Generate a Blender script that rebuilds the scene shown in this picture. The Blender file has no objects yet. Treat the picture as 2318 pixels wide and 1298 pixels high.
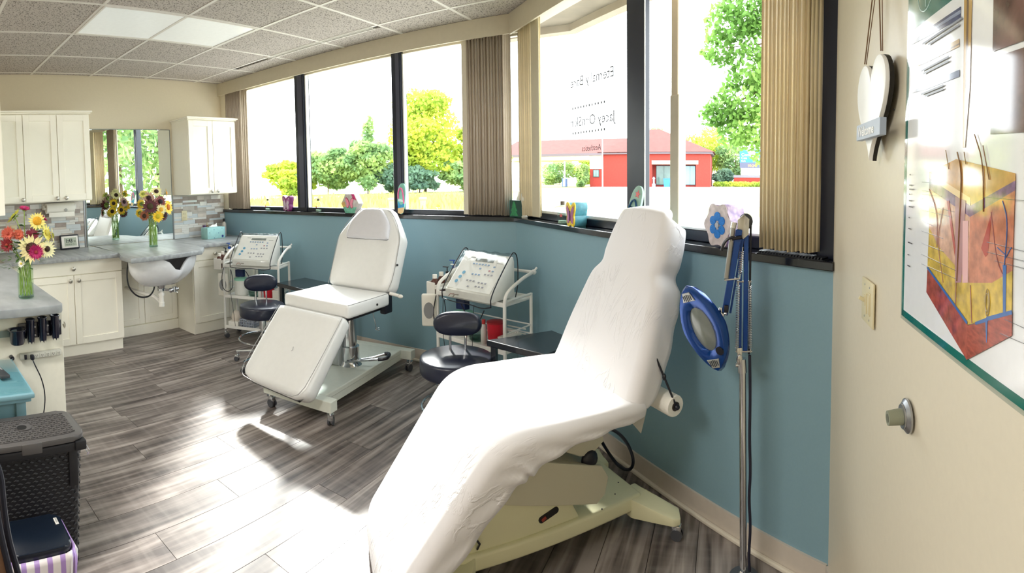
import bpy, bmesh, math, random
from mathutils import Vector, Matrix, Euler
R = math.radians
random.seed(7)
sc = bpy.context.scene
COL = sc.collection

# ---------------------------------------------------------------- camera (a stitched, cylindrical phone panorama)
cam_d = bpy.data.cameras.new('camera')
cam = bpy.data.objects.new('camera', cam_d); COL.objects.link(cam)
cam_d.type = 'PANO'
cam_d.panorama_type = 'CENTRAL_CYLINDRICAL'
cam_d.central_cylindrical_radius = 1.0
cam_d.central_cylindrical_range_u_min = -0.98113
cam_d.central_cylindrical_range_u_max = 0.98113
cam_d.central_cylindrical_range_v_min = -0.71082
cam_d.central_cylindrical_range_v_max = 0.38797
cam_d.clip_start = 0.02; cam_d.clip_end = 600
RX, UP, BK = ((0.916213, 0.400496, -0.012517), (-0.007841, 0.049153, 0.99876), (0.400615, -0.914979, 0.048175))
m = Matrix(((RX[0], UP[0], BK[0], 0.0), (RX[1], UP[1], BK[1], 0.0), (RX[2], UP[2], BK[2], 1.5061), (0, 0, 0, 1)))
cam.matrix_world = m
sc.camera = cam

# ---------------------------------------------------------------- world, sun, exposure
w = bpy.data.worlds.new('sky'); sc.world = w; w.use_nodes = True
bgn = w.node_tree.nodes['Background']
bgn.inputs[0].default_value = (0.93, 0.97, 1.0, 1); bgn.inputs[1].default_value = 5.0
sun_d = bpy.data.lights.new('sun', 'SUN'); sun = bpy.data.objects.new('sun', sun_d); COL.objects.link(sun)
sun_d.energy = 5.5; sun_d.angle = R(4); sun_d.color = (1, 0.97, 0.92)
sun.rotation_euler = Vector((-1.05, 1.13, 1.0)).to_track_quat('Z', 'Y').to_euler()
sun.location = (-6, 12, 11)
def area(name, loc, rot, sx, sy, power=0, portal=False, color=(1, 1, 1)):
    d = bpy.data.lights.new(name, 'AREA'); d.shape = 'RECTANGLE'; d.size = sx; d.size_y = sy; d.energy = power; d.color = color
    o = bpy.data.objects.new(name, d); COL.objects.link(o); o.location = loc; o.rotation_euler = rot
    if portal: d.cycles.is_portal = True
    return o
area('window_portal', (-3.3, 3.70, 1.9), (R(-90), 0, 0), 3.2, 1.35, 10, True)
area('bay_portal', (-2.2*0.73746+1.76*0.67539, 2.2*0.67539+1.76*0.73746, 1.9), (R(-90), 0, R(-42.48)), 2.5, 1.35, 10, True)
# unseen fill lights added behind the camera to brighten the room
for i, (x, y) in enumerate(((-1.5, -0.6), (-3.4, -0.9))):
    area('fill_light', (x, y, 2.60), (0, 0, 0), 0.6, 1.2, 30, color=(1, 0.96, 0.9))
sc.view_settings.view_transform = 'Standard'; sc.view_settings.look = 'None'
sc.view_settings.gamma = 1; sc.view_settings.exposure = 0.9; sc.view_settings.use_curve_mapping = False
sc.cycles.use_denoising = True
sc.cycles.max_bounces = 10; sc.cycles.diffuse_bounces = 6; sc.cycles.transparent_max_bounces = 24
sc.cycles.sample_clamp_indirect = 8

# ---------------------------------------------------------------- materials
MC = {}
def srgb(c):
    return tuple((x/12.92 if x <= 0.04045 else ((x+0.055)/1.055)**2.4) for x in [v/255 for v in c])
def mat(name, c=(200, 200, 200), rough=0.5, metal=0.0, noise=0.0, scale=30, bump=0.0, trans=0.0, coat=0.0, spec=None, emit=0, stretch=(1, 1, 1), c2=None, sss=0):
    if name in MC: return MC[name]
    M_ = bpy.data.materials.new(name); M_.use_nodes = True; nt = M_.node_tree; b = nt.nodes['Principled BSDF']
    col = srgb(c)
    b.inputs['Base Color'].default_value = (*col, 1); b.inputs['Roughness'].default_value = rough; b.inputs['Metallic'].default_value = metal
    if trans: b.inputs['Transmission Weight'].default_value = trans
    if coat: b.inputs['Coat Weight'].default_value = coat; b.inputs['Coat Roughness'].default_value = 0.06
    if spec is not None: b.inputs['Specular IOR Level'].default_value = spec
    if emit: b.inputs['Emission Color'].default_value = (*col, 1); b.inputs['Emission Strength'].default_value = emit
    tc = nt.nodes.new('ShaderNodeTexCoord'); mp = nt.nodes.new('ShaderNodeMapping'); nt.links.new(tc.outputs['Object'], mp.inputs[0])
    mp.inputs['Scale'].default_value = stretch
    nz = nt.nodes.new('ShaderNodeTexNoise'); nz.inputs['Scale'].default_value = scale; nz.inputs['Detail'].default_value = 5
    nt.links.new(mp.outputs[0], nz.inputs['Vector'])
    cr = nt.nodes.new('ShaderNodeMapRange'); nt.links.new(nz.outputs['Fac'], cr.inputs[0]); cr.inputs[1].default_value = 0.3; cr.inputs[2].default_value = 0.7
    mx = nt.nodes.new('ShaderNodeMix'); mx.data_type = 'RGBA'
    k = noise if noise else 0.03
    d = srgb(c2) if c2 else tuple(v*(1-k) for v in col); u = col if c2 else tuple(min(1, v*(1+k*0.5)) for v in col)
    mx.inputs[6].default_value = (*d, 1); mx.inputs[7].default_value = (*u, 1)
    nt.links.new(cr.outputs[0], mx.inputs[0]); nt.links.new(mx.outputs[2], b.inputs['Base Color'])
    if bump:
        bp = nt.nodes.new('ShaderNodeBump'); bp.inputs['Strength'].default_value = min(1, bump); bp.inputs['Distance'].default_value = 0.002
        nt.links.new(nz.outputs['Fac'], bp.inputs['Height']); nt.links.new(bp.outputs[0], b.inputs['Normal'])
    MC[name] = M_
    return M_
def glassy(name, c=(235, 245, 240), refl=0.08, rough=0.02):
    """thin clear pane: mostly transparent, a little mirror"""
    if name in MC: return MC[name]
    M_ = bpy.data.materials.new(name); M_.use_nodes = True; nt = M_.node_tree; nt.nodes.clear()
    o = nt.nodes.new('ShaderNodeOutputMaterial'); t = nt.nodes.new('ShaderNodeBsdfTransparent'); g = nt.nodes.new('ShaderNodeBsdfGlossy'); mx = nt.nodes.new('ShaderNodeMixShader')
    t.inputs[0].default_value = (*srgb(c), 1); g.inputs['Roughness'].default_value = rough
    fr = nt.nodes.new('ShaderNodeLayerWeight'); fr.inputs[0].default_value = refl
    ge = nt.nodes.new('ShaderNodeNewGeometry'); ml = nt.nodes.new('ShaderNodeMath'); ml.operation = 'MULTIPLY'; iv = nt.nodes.new('ShaderNodeMath'); iv.operation = 'SUBTRACT'; iv.inputs[0].default_value = 1
    nt.links.new(ge.outputs['Backfacing'], iv.inputs[1]); nt.links.new(fr.outputs['Fresnel'], ml.inputs[0]); nt.links.new(iv.outputs[0], ml.inputs[1]); nt.links.new(ml.outputs[0], mx.inputs[0]); nt.links.new(t.outputs[0], mx.inputs[1]); nt.links.new(g.outputs[0], mx.inputs[2]); nt.links.new(mx.outputs[0], o.inputs[0])
    MC[name] = M_
    return M_

# ---------------------------------------------------------------- mesh builder
class MB:
    def __init__(s): s.bm = bmesh.new(); s.mi = 0
    def _t(s, vs, M4):
        for v in vs: v.co = M4 @ v.co
    def setm(s, i): s.mi = i; return s
    def _mark(s, n0):
        s.bm.faces.ensure_lookup_table()
        for f in s.bm.faces[n0:]: f.material_index = s.mi
    def _add(s, t, M4=None):
        vm = {}
        for v in t.verts: vm[v] = s.bm.verts.new(M4 @ v.co if M4 is not None else v.co)
        for f in t.faces:
            g = s.bm.faces.new([vm[v] for v in f.verts]); g.material_index = s.mi
        t.free(); return s
    def box(s, c, d, rot=(0, 0, 0), bev=0, seg=2):
        t = bmesh.new(); bmesh.ops.create_cube(t, size=1)
        for v in t.verts: v.co = Vector((v.co.x*d[0], v.co.y*d[1], v.co.z*d[2]))
        if bev: bmesh.ops.bevel(t, geom=t.edges[:], offset=min(bev, min(d)*0.49), segments=seg, profile=0.5, affect='EDGES')
        return s._add(t, Matrix.Translation(c) @ Euler(rot).to_matrix().to_4x4())
    def b2(s, x0, x1, y0, y1, z0, z1, bev=0, seg=2):
        return s.box(((x0+x1)/2, (y0+y1)/2, (z0+z1)/2), (abs(x1-x0), abs(y1-y0), abs(z1-z0)), bev=bev, seg=seg)
    def cyl(s, p0, p1, r, r2=None, n=16, cap=True):
        p0 = Vector(p0); p1 = Vector(p1); d = p1-p0; n0 = len(s.bm.faces)
        q = d.to_track_quat('Z', 'Y')
        r = bmesh.ops.create_cone(s.bm, cap_ends=cap, segments=n, radius1=r, radius2=r if r2 is None else r2, depth=d.length)
        s._t(r['verts'], Matrix.Translation((p0+p1)/2) @ q.to_matrix().to_4x4()); s._mark(n0); return s
    def ball(s, c, d, n=12, rot=(0, 0, 0)):
        n0 = len(s.bm.faces)
        r = bmesh.ops.create_uvsphere(s.bm, u_segments=n, v_segments=max(6, n//2+1), radius=1)
        if isinstance(d, (int, float)): d = (d, d, d)
        s._t(r['verts'], Matrix.Translation(c) @ Euler(rot).to_matrix().to_4x4() @ Matrix.Diagonal((*d, 1))); s._mark(n0); return s
    def tube(s, pts, r, n=8, closed=False, smoothp=0):
        pts = [Vector(p) for p in pts]
        for _ in range(smoothp):
            q = []
            L = len(pts)
            rng = range(L) if closed else range(L-1)
            if not closed: q.append(pts[0])
            for i in rng:
                a, b = pts[i], pts[(i+1) % L]; q += [a*0.75+b*0.25, a*0.25+b*0.75]
            if not closed: q.append(pts[-1])
            pts = q
        n0 = len(s.bm.faces); L = len(pts); rings = []
        ref = Vector((0, 0, 1)); prev = None
        for i, p in enumerate(pts):
            a = pts[(i-1) % L] if (closed or i > 0) else p; b = pts[(i+1) % L] if (closed or i < L-1) else p
            t = (b-a).normalized() if (b-a).length > 1e-9 else Vector((0, 0, 1))
            if prev is None:
                u = t.orthogonal().normalized()
            else:
                u = prev-t*prev.dot(t)
                u = u.normalized() if u.length > 1e-6 else t.orthogonal().normalized()
            prev = u; v = t.cross(u)
            rr = r[min(len(r)-1, int(i*len(r)/L))] if isinstance(r, (list, tuple)) else r
            rings.append([s.bm.verts.new(p+(u*math.cos(2*math.pi*k/n)+v*math.sin(2*math.pi*k/n))*rr) for k in range(n)])
        for i in range(L if closed else L-1):
            A, B = rings[i], rings[(i+1) % L]
            for k in range(n):
                try: s.bm.faces.new((A[k], A[(k+1) % n], B[(k+1) % n], B[k]))
                except ValueError: pass
        if not closed:
            s.bm.faces.new(rings[0][::-1]); s.bm.faces.new(rings[-1])
        s.bm.faces.ensure_lookup_table(); s._mark(n0); return s
    def prism(s, poly, h0, h1, axis='z', bev=0):
        """poly in 2D extruded along axis: z:(x,y), y:(x,z), x:(y,z)"""
        def P(p, h): return {'z': (p[0], p[1], h), 'y': (p[0], h, p[1]), 'x': (h, p[0], p[1])}[axis]
        t = bmesh.new()
        A = [t.verts.new(P(p, h0)) for p in poly]; B = [t.verts.new(P(p, h1)) for p in poly]
        fs = [t.faces.new(A), t.faces.new(B[::-1])]
        for i in range(len(poly)):
            j = (i+1) % len(poly); t.faces.new((A[i], B[i], B[j], A[j]))
        if bev:
            es = list({e for f in fs for e in f.edges})
            bmesh.ops.bevel(t, geom=es, offset=bev, segments=2, profile=0.5, affect='EDGES')
        return s._add(t)
    def lathe(s, prof, c=(0, 0, 0), n=20, sx=1, sy=1):
        n0 = len(s.bm.faces); rings = []
        for (r, z) in prof:
            rings.append([s.bm.verts.new((c[0]+sx*r*math.cos(2*math.pi*k/n), c[1]+sy*r*math.sin(2*math.pi*k/n), c[2]+z)) for k in range(n)])
        for A, B in zip(rings, rings[1:]):
            for k in range(n): s.bm.faces.new((A[k], A[(k+1) % n], B[(k+1) % n], B[k]))
        s.bm.faces.new(rings[0][::-1]); s.bm.faces.new(rings[-1])
        s.bm.faces.ensure_lookup_table(); s._mark(n0); return s
    def quad(s, *p):
        f = s.bm.faces.new([s.bm.verts.new(v) for v in p]); f.material_index = s.mi; return s
    def tf(s, M4):
        for v in s.bm.verts: v.co = M4 @ v.co
        return s
    def build(s, name, m_, parent=None, loc=(0, 0, 0), rot=(0, 0, 0), smooth=True, ang=35, recalc=True):
        if recalc: bmesh.ops.recalc_face_normals(s.bm, faces=s.bm.faces[:])
        if smooth:
            for f in s.bm.faces: f.smooth = True
            for e in s.bm.edges:
                if len(e.link_faces) == 2 and e.calc_face_angle(0) > R(ang): e.smooth = False
        me = bpy.data.meshes.new(name); s.bm.to_mesh(me); s.bm.free()
        for mm in (m_ if isinstance(m_, (list, tuple)) else [m_]): me.materials.append(mm)
        o = bpy.data.objects.new(name, me); COL.objects.link(o)
        if parent: o.parent = parent
        o.location = loc; o.rotation_euler = rot
        return o
def E(name, label, cat, loc=(0, 0, 0), rz=0, group=None):
    o = bpy.data.objects.new(name, None); COL.objects.link(o); o.location = loc; o.rotation_euler = (0, 0, rz); o.empty_display_size = 0.1
    o['label'] = label; o['category'] = cat
    if group: o['group'] = group
    return o
def tag(o, label, cat, group=None, kind=None):
    o['label'] = label; o['category'] = cat
    if group: o['group'] = group
    if kind: o['kind'] = kind
    return o
def struct(o, label=None):
    o['kind'] = 'structure'
    if label: o['label'] = label
    return o
def lab(o, l): o['label'] = l; return o
def clone(o, parent=None):
    c = o.copy(); COL.objects.link(c); c.parent = parent
    for ch in list(o.children): clone(ch, c)
    return c
FONT = None
def text(name, s_, size, m_, parent=None, M4=None, depth=0.0004, align='LEFT', sx=1, bold=0.0):
    cu = bpy.data.curves.new(name, 'FONT'); cu.body = s_; cu.size = size; cu.extrude = depth; cu.align_x = align; cu.offset = bold; cu.resolution_u = 3
    t = bpy.data.objects.new(name, cu); COL.objects.link(t)
    dg = bpy.context.evaluated_depsgraph_get(); me = bpy.data.meshes.new_from_object(t.evaluated_get(dg))
    bpy.data.objects.remove(t); bpy.data.curves.remove(cu)
    me.name = name
    if sx != 1:
        for v in me.vertices: v.co.x *= sx
    me.materials.clear(); me.materials.append(m_)
    o = bpy.data.objects.new(name, me); COL.objects.link(o)
    if parent: o.parent = parent
    if M4 is not None: o.matrix_local = M4
    return o
# ================================================================ ROOM SHELL
XF, YW, AB = -5.087, 3.525, R(-42.48)          # far wall x, window wall y, bay wall turn
BAY = Matrix.Rotation(AB, 4, 'Z')
def bayrot(o): o.rotation_euler = (0, 0, AB); return o
ROOM = [(XF, -2.6), (0.3325, -2.6), (0.3755, 1.797), (-1.511, YW), (XF, YW)]   # counter-clockwise
HC = 2.6785
def clip(poly, grow=0.0):
    for i in range(len(ROOM)):
        a = Vector(ROOM[i]); b = Vector(ROOM[(i+1) % len(ROOM)]); d = (b-a).normalized(); n = Vector((-d.y, d.x)); a = a-n*grow
        out = []
        for j in range(len(poly)):
            p = Vector(poly[j]); q = Vector(poly[(j+1) % len(poly)]); sp = (p-a).dot(n); sq = (q-a).dot(n)
            if sp >= 0: out.append(p)
            if (sp >= 0) != (sq >= 0): out.append(p+(q-p)*(sp/(sp-sq)))
        poly = [tuple(v) for v in out]
        if len(poly) < 3: return None
    q = []
    for p_ in poly:
        if not q or (Vector(p_)-Vector(q[-1])).length > 1e-4: q.append(p_)
    if len(q) > 2 and (Vector(q[0])-Vector(q[-1])).length < 1e-4: q.pop()
    return q if len(q) >= 3 else None

def wood_mat():
    M_ = bpy.data.materials.new('wood_plank'); M_.use_nodes = True; nt = M_.node_tree; b = nt.nodes['Principled BSDF']; N = nt.nodes.new; L = nt.links.new
    tc = N('ShaderNodeTexCoord'); oi = N('ShaderNodeObjectInfo')
    cx = N('ShaderNodeVectorMath'); cx.operation = 'SCALE'; comb = N('ShaderNodeCombineXYZ'); L(oi.outputs['Random'], comb.inputs[0]); L(oi.outputs['Random'], comb.inputs[1]); L(comb.outputs[0], cx.inputs[0]); cx.inputs[3].default_value = 37
    ad = N('ShaderNodeVectorMath'); L(tc.outputs['Object'], ad.inputs[0]); L(cx.outputs[0], ad.inputs[1])
    mp = N('ShaderNodeMapping'); mp.inputs['Scale'].default_value = (26, 1.0, 1); L(ad.outputs[0], mp.inputs[0])
    n1 = N('ShaderNodeTexNoise'); n1.inputs['Scale'].default_value = 1.0; n1.inputs['Detail'].default_value = 6; n1.inputs['Distortion'].default_value = 0.6; L(mp.outputs[0], n1.inputs['Vector'])
    mp2 = N('ShaderNodeMapping'); mp2.inputs['Scale'].default_value = (3.5, 26, 1); L(ad.outputs[0], mp2.inputs[0])
    n2 = N('ShaderNodeTexNoise'); n2.inputs['Scale'].default_value = 1.0; n2.inputs['Detail'].default_value = 3; L(mp2.outputs[0], n2.inputs['Vector'])
    mp3 = N('ShaderNodeMapping'); mp3.inputs['Scale'].default_value = (6, 0.9, 1); L(ad.outputs[0], mp3.inputs[0])
    n3 = N('ShaderNodeTexNoise'); n3.inputs['Scale'].default_value = 1.2; n3.inputs['Detail'].default_value = 2; n3.inputs['Distortion'].default_value = 1.5; L(mp3.outputs[0], n3.inputs['Vector'])
    cr = N('ShaderNodeValToRGB'); e = cr.color_ramp.elements
    e[0].position = 0.30; e[0].color = (*srgb((80, 72, 70)), 1); e[1].position = 0.72; e[1].color = (*srgb((176, 166, 160)), 1)
    k = cr.color_ramp.elements.new(0.5); k.color = (*srgb((128, 118, 113)), 1)
    s1 = N('ShaderNodeMath'); s1.operation = 'MULTIPLY_ADD'; L(n3.outputs['Fac'], s1.inputs[0]); s1.inputs[1].default_value = 0.75; L(n1.outputs['Fac'], s1.inputs[2])
    s2 = N('ShaderNodeMath'); s2.operation = 'SUBTRACT'; L(s1.outputs[0], s2.inputs[0]); s2.inputs[1].default_value = 0.375
    L(s2.outputs[0], cr.inputs[0])
    mr = N('ShaderNodeMapRange'); mr.inputs[1].default_value = 0.45; mr.inputs[2].default_value = 0.75; mr.inputs[3].default_value = 0; mr.inputs[4].default_value = 0.13; L(n2.outputs['Fac'], mr.inputs[0])
    mx = N('ShaderNodeMix'); mx.data_type = 'RGBA'; L(mr.outputs[0], mx.inputs[0]); L(cr.outputs[0], mx.inputs[6]); mx.inputs[7].default_value = (*srgb((205, 197, 190)), 1)
    tv = N('ShaderNodeMapRange'); tv.inputs[3].default_value = 0.68; tv.inputs[4].default_value = 1.0; L(oi.outputs['Random'], tv.inputs[0])
    hs = N('ShaderNodeHueSaturation'); L(mx.outputs[2], hs.inputs['Color']); L(tv.outputs[0], hs.inputs['Value']); L(hs.outputs[0], b.inputs['Base Color'])
    b.inputs['Roughness'].default_value = 0.38
    bp = N('ShaderNodeBump'); bp.inputs['Strength'].default_value = 0.25; bp.inputs['Distance'].default_value = 0.002; L(n1.outputs['Fac'], bp.inputs['Height']); L(bp.outputs[0], b.inputs['Normal'])
    return M_
WOOD = wood_mat()
fl = MB().prism([tuple(p) for p in ROOM], -0.30, -0.006).build('floor', mat('subfloor', (60, 56, 54), 0.8), smooth=False); struct(fl)
butt = {0: .967, -1: 1.42, -2: 2.0, -3: 1.67, -4: 1.21, -5: 2.0, 2: 1.27, 1: 0.55}
PW, PL = 0.19, 1.22
kx = -17
npl = 0
while True:
    x0 = -2.01+kx*PW
    if x0 > 0.5: break
    y0 = butt.get(kx, random.random()*PL) % PL-4*PL
    while y0 < 3.7:
        g = 0.0012
        pl = clip([(x0+g, y0+g), (x0+PW-g, y0+g), (x0+PW-g, y0+PL-g), (x0+g, y0+PL-g)])
        if pl:
            cx_, cy_ = x0+PW/2, y0+PL/2
            MB().prism([(a-cx_, b-cy_) for a, b in pl], -0.006, 0).build('plank', WOOD, fl, (cx_, cy_, 0), smooth=False); npl += 1
        y0 += PL
    kx += 1

def ceil_mat():
    M_ = bpy.data.materials.new('ceiling_tile'); M_.use_nodes = True; nt = M_.node_tree; b = nt.nodes['Principled BSDF']; N = nt.nodes.new; L = nt.links.new
    tc = N('ShaderNodeTexCoord'); oi = N('ShaderNodeObjectInfo'); ad = N('ShaderNodeVectorMath'); L(tc.outputs['Object'], ad.inputs[0]); L(oi.outputs['Location'], ad.inputs[1])
    n1 = N('ShaderNodeTexNoise'); n1.inputs['Scale'].default_value = 95; n1.inputs['Detail'].default_value = 3; L(ad.outputs[0], n1.inputs['Vector'])
    cr = N('ShaderNodeValToRGB'); e = cr.color_ramp.elements
    e[0].position = 0.36; e[0].color = (*srgb((104, 97, 92)), 1); e[1].position = 0.47; e[1].color = (*srgb((190, 183, 176)), 1)
    L(n1.outputs['Fac'], cr.inputs[0]); L(cr.outputs[0], b.inputs['Base Color']); b.inputs['Roughness'].default_value = 0.9
    bp = N('ShaderNodeBump'); bp.inputs['Strength'].default_value = 0.5; bp.inputs['Distance'].default_value = 0.003; L(n1.outputs['Fac'], bp.inputs['Height']); L(bp.outputs[0], b.inputs['Normal'])
    return M_
CT = ceil_mat(); GRID = mat('grid_white', (225, 222, 215), 0.5)
ce = MB().prism([tuple(p) for p in ROOM], HC+0.02, HC+0.06).build('ceiling', mat('plenum', (70, 70, 70), 0.9), smooth=False); struct(ce)
gx0, gy0, GS = -3.10, 1.28, 0.63
for i in range(-4, 7):
    for j in range(-7, 5):
        x0, y0 = gx0+i*GS, gy0+j*GS
        if i == -1 and j in (0, 1): continue
        if (i, j) in ((-1, -3), (-1, -4), (1, -3), (1, -4)): pass
        y1 = y0+GS
        if j == 3 and i in (-2, -1, 0): ya = y0+0.055
        else: ya = y0
        t_ = clip([(x0+.012, ya+.012), (x0+GS-.012, ya+.012), (x0+GS-.012, y1-.012), (x0+.012, y1-.012)], -0.012)
        if t_:
            cx_, cy_ = x0+GS/2, y0+GS/2
            MB().prism([(a-cx_, b-cy_) for a, b in t_], 0, 0.015).build('ceiling_tile', CT, ce, (cx_, cy_, HC+0.003), smooth=False)
gm = MB()
for i in range(-4, 8):
    x = gx0+i*GS
    t_ = clip([(x-.012, -2.6), (x+.012, -2.6), (x+.012, 3.6), (x-.012, 3.6)])
    if t_: gm.prism(t_, HC-.001, HC+.006)
for j in range(-7, 5):
    y = gy0+j*GS
    t_ = clip([(XF, y-.012), (0.5, y-.012), (0.5, y+.012), (XF, y+.012)])
    if t_: gm.prism(t_, HC-.0005, HC+.0065)
gm.build('ceiling_grid', GRID, ce, smooth=False)
# slot diffuser (linear air grille) beside the window wall
t = E('slot_diffuser', 'long narrow slotted air diffuser in the ceiling near the windows', 'vent', (-3.17, 3.19, HC))
MB().b2(-.63, .63, -.022, -.012, -.004, .004).b2(-.63, .63, .03, .042, -.004, .004).b2(-.63, .63, .006, .012, -.003, .006).build('frame', GRID, t, smooth=False)
MB().b2(-.63, .63, -.012, .03, .012, .017).build('slot', mat('dark_slot', (40, 40, 42), 0.7), t, smooth=False)
# 2x4 light panel
t = E('ceiling_light', 'large rectangular white fluorescent ceiling light panel, switched off', 'light', (-3.415, 1.91, HC))
MB().b2(-.29, .29, -.605, .605, .002, .006).build('diffuser', mat('diffuser', (232, 236, 234), 0.3, emit=0.12), t, smooth=False)  # faint glow added to the unlit panel so it looks brighter
MB().b2(-.305, -.29, -.62, .62, -.004, .012).b2(.29, .305, -.62, .62, -.004, .012).b2(-.29, .29, -.62, -.605, -.004, .012).b2(-.29, .29, .605, .62, -.004, .012).build('frame', GRID, t, smooth=False)

TEAL = mat('teal_paint', (132, 166, 180), 0.55, noise=0.02, scale=120, bump=0.05)
CREAM = mat('cream_paint', (214, 203, 178), 0.6, noise=0.02, scale=60, bump=0.05)
CREAMR = mat('cream_paint_gloss', (222, 213, 192), 0.38, noise=0.02, scale=60, bump=0.06)
BLK = mat('black_frame', (20, 26, 44), 0.28)
BLKM = mat('black_frame_matt', (24, 27, 36), 0.4)
SILL = mat('black_sill', (16, 18, 24), 0.14, coat=0.5)
VAL = mat('valance_cream', (204, 194, 172), 0.5)
BASEB = mat('baseboard_beige', (206, 196, 184), 0.45)
SHOE = mat('shoe_moulding', (226, 218, 202), 0.45)
# far wall, right wall, rear wall
struct(MB().b2(XF-.12, XF, -2.6, 3.66, -.3, 3.0).build('wall_far', CREAM, smooth=False))
struct(MB().prism([(0.3325, -2.6), (0.4825, -2.6), (0.53, 1.86), (0.3755, 1.797)], -.3, 3.0).build('wall_right', CREAMR, smooth=False))
struct(MB().b2(XF-.12, .46, -2.72, -2.6, -.3, 3.0).build('wall_rear', CREAM, smooth=False))
# window wall: teal below, frames above
struct(MB().b2(XF, -1.511, YW, YW+.15, -.3, 1.178).build('wall_window', TEAL, smooth=False))
struct(MB().b2(XF, -1.40, YW+.02, YW+.15, 2.60, 3.0).build('trim_1', CREAM, smooth=False), 'header above the left windows')
b_ = MB().b2(-3.53, -.937, 1.5793, 1.7293, -.3, 1.178).build('wall_bay', TEAL, smooth=False); struct(bayrot(b_))
b_ = MB().b2(-3.55, -.937, 1.60, 1.73, 2.60, 3.0).build('trim_2', CREAM, smooth=False); struct(bayrot(b_), 'header above the bay windows')
# sills
struct(MB().prism([(XF, YW-.025), (-1.498, YW-.025), (-1.42, YW+.13), (XF, YW+.13)], 1.178, 1.212, bev=.004).build('trim_3', SILL, smooth=False), 'black window sill of the left wall')
b_ = MB().prism([(-3.505, 1.5543), (-.925, 1.5543), (-.925, 1.71), (-3.47, 1.71)], 1.178, 1.2115, bev=.004).build('trim_4', SILL, smooth=False); struct(bayrot(b_), 'black window sill of the bay wall')
# baseboards
bb = MB().b2(XF, -1.515, YW-.010, YW, 0, .10).build('baseboard_window', BASEB, smooth=False); struct(bb)
MB().b2(XF, -1.53, YW-.028, YW-.010, 0, .018, bev=.005).build('shoe_moulding', SHOE, bb, smooth=False)
bb = MB().b2(-3.49, -.94, 1.5693, 1.5793, 0, .10).build('baseboard_bay', BASEB, smooth=False); struct(bayrot(bb))
MB().b2(-3.48, -.94, 1.5513, 1.5693, 0, .018, bev=.005).build('shoe_moulding', SHOE, bb, smooth=False)
bb = MB().prism([(0.3225, -2.6), (0.3325, -2.6), (0.3755, 1.79), (0.3655, 1.79)], 0, .10).build('baseboard_right', BASEB, smooth=False); struct(bb)
# valances (blind head boxes)
struct(MB().b2(XF, -1.46, YW-.045, YW-.03, 2.539, HC).b2(XF, -1.46, YW-.03, YW+.05, 2.60, 2.62).build('trim_5', VAL, smooth=False), 'cream valance over the left windows')
b_ = MB().b2(-3.47, -.93, 1.53, 1.545, 2.53, HC).b2(-3.47, -.93, 1.545, 1.63, 2.60, 2.62).build('trim_6', VAL, smooth=False); struct(bayrot(b_), 'cream valance over the bay windows')
# far-left cream return beside the blinds
struct(MB().b2(XF, XF+.10, YW-.0, YW+.12, 1.212, 2.60).build('trim_7', mat('cream_light', (232, 224, 204), 0.5), smooth=False), 'cream jamb at the far corner')
# ---------------- windows
GL = glassy('window_glass', (250, 253, 252), 0.04, 0.0)
ALU = mat('aluminium_strip', (150, 155, 165), 0.3, 0.6)
WHT = mat('white_strip', (235, 236, 232), 0.4)
YG = 3.60
def window(name, parts, panes, label, bay=False):
    f = MB()
    for (x0, x1, y0, y1, z0, z1) in parts: f.b2(x0, x1, y0, y1, z0, z1, bev=.003, seg=1)
    w_ = f.build(name, BLK, smooth=False); struct(w_, label)
    if bay: bayrot(w_)
    for (x0, x1, y, z0, z1) in panes: MB().quad((x0, y, z0), (x1, y, z0), (x1, y, z1), (x0, y, z1)).build('pane', GL, w_, smooth=False)
    return w_
# left wall: three lights
w1 = window('window_1', [(XF+.1, -3.84, YG-.03, YG+.03, 1.212, 1.25), (-3.845, -3.72, YG-.04, YG+.05, 1.212, 2.60)], [(XF+.1, -3.84, YG, 1.25, 2.60)], 'left pane with black frame')
MB().b2(-3.802, -3.735, YG-.044, YG-.040, 1.25, 2.60).build('mullion_face', mat('mullion_grey', (74, 76, 92), 0.3, 0.3), w1, smooth=False)
MB().b2(-3.714, -3.703, YG-.02, YG+.02, 1.25, 2.60).build('jamb_strip', WHT, w1, smooth=False)
w2 = window('window_2', [(-3.72, -2.64, YG-.03, YG+.03, 1.212, 1.25), (-2.645, -2.55, YG-.04, YG+.05, 1.212, 2.60)], [(-3.72, -2.64, YG, 1.25, 2.60)], 'middle pane with black frame')
MB().b2(-2.60, -2.563, YG-.044, YG-.040, 1.25, 2.60).build('mullion_face', MC['mullion_grey'], w2, smooth=False)
MB().b2(-2.547, -2.535, YG-.02, YG+.02, 1.25, 2.60).build('jamb_strip', WHT, w2, smooth=False)
w3 = window('window_3', [(-2.55, -1.48, YG-.03, YG+.03, 1.212, 1.25)], [(-2.55, -1.49, YG, 1.25, 2.60)], 'right pane with black frame')
for i, (a, b) in enumerate(((XF+.1, -3.84), (-3.72, -2.64), (-2.55, -1.5))):
    MB().b2(a, b, YG-.02, YG+.02, 2.545, 2.60).build('head_rail', mat('head_rail', (222, 214, 196), 0.4), (w1, w2, w3)[i], smooth=False)
# corner post
struct(MB().prism([(-1.49, YG-.06), (-1.40, YG-.03), (-1.36, YG+.05), (-1.47, YG+.08), (-1.505, YG+.03)], 1.212, 2.62).build('trim_8', BLK, smooth=False), 'dark corner post')
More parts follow.
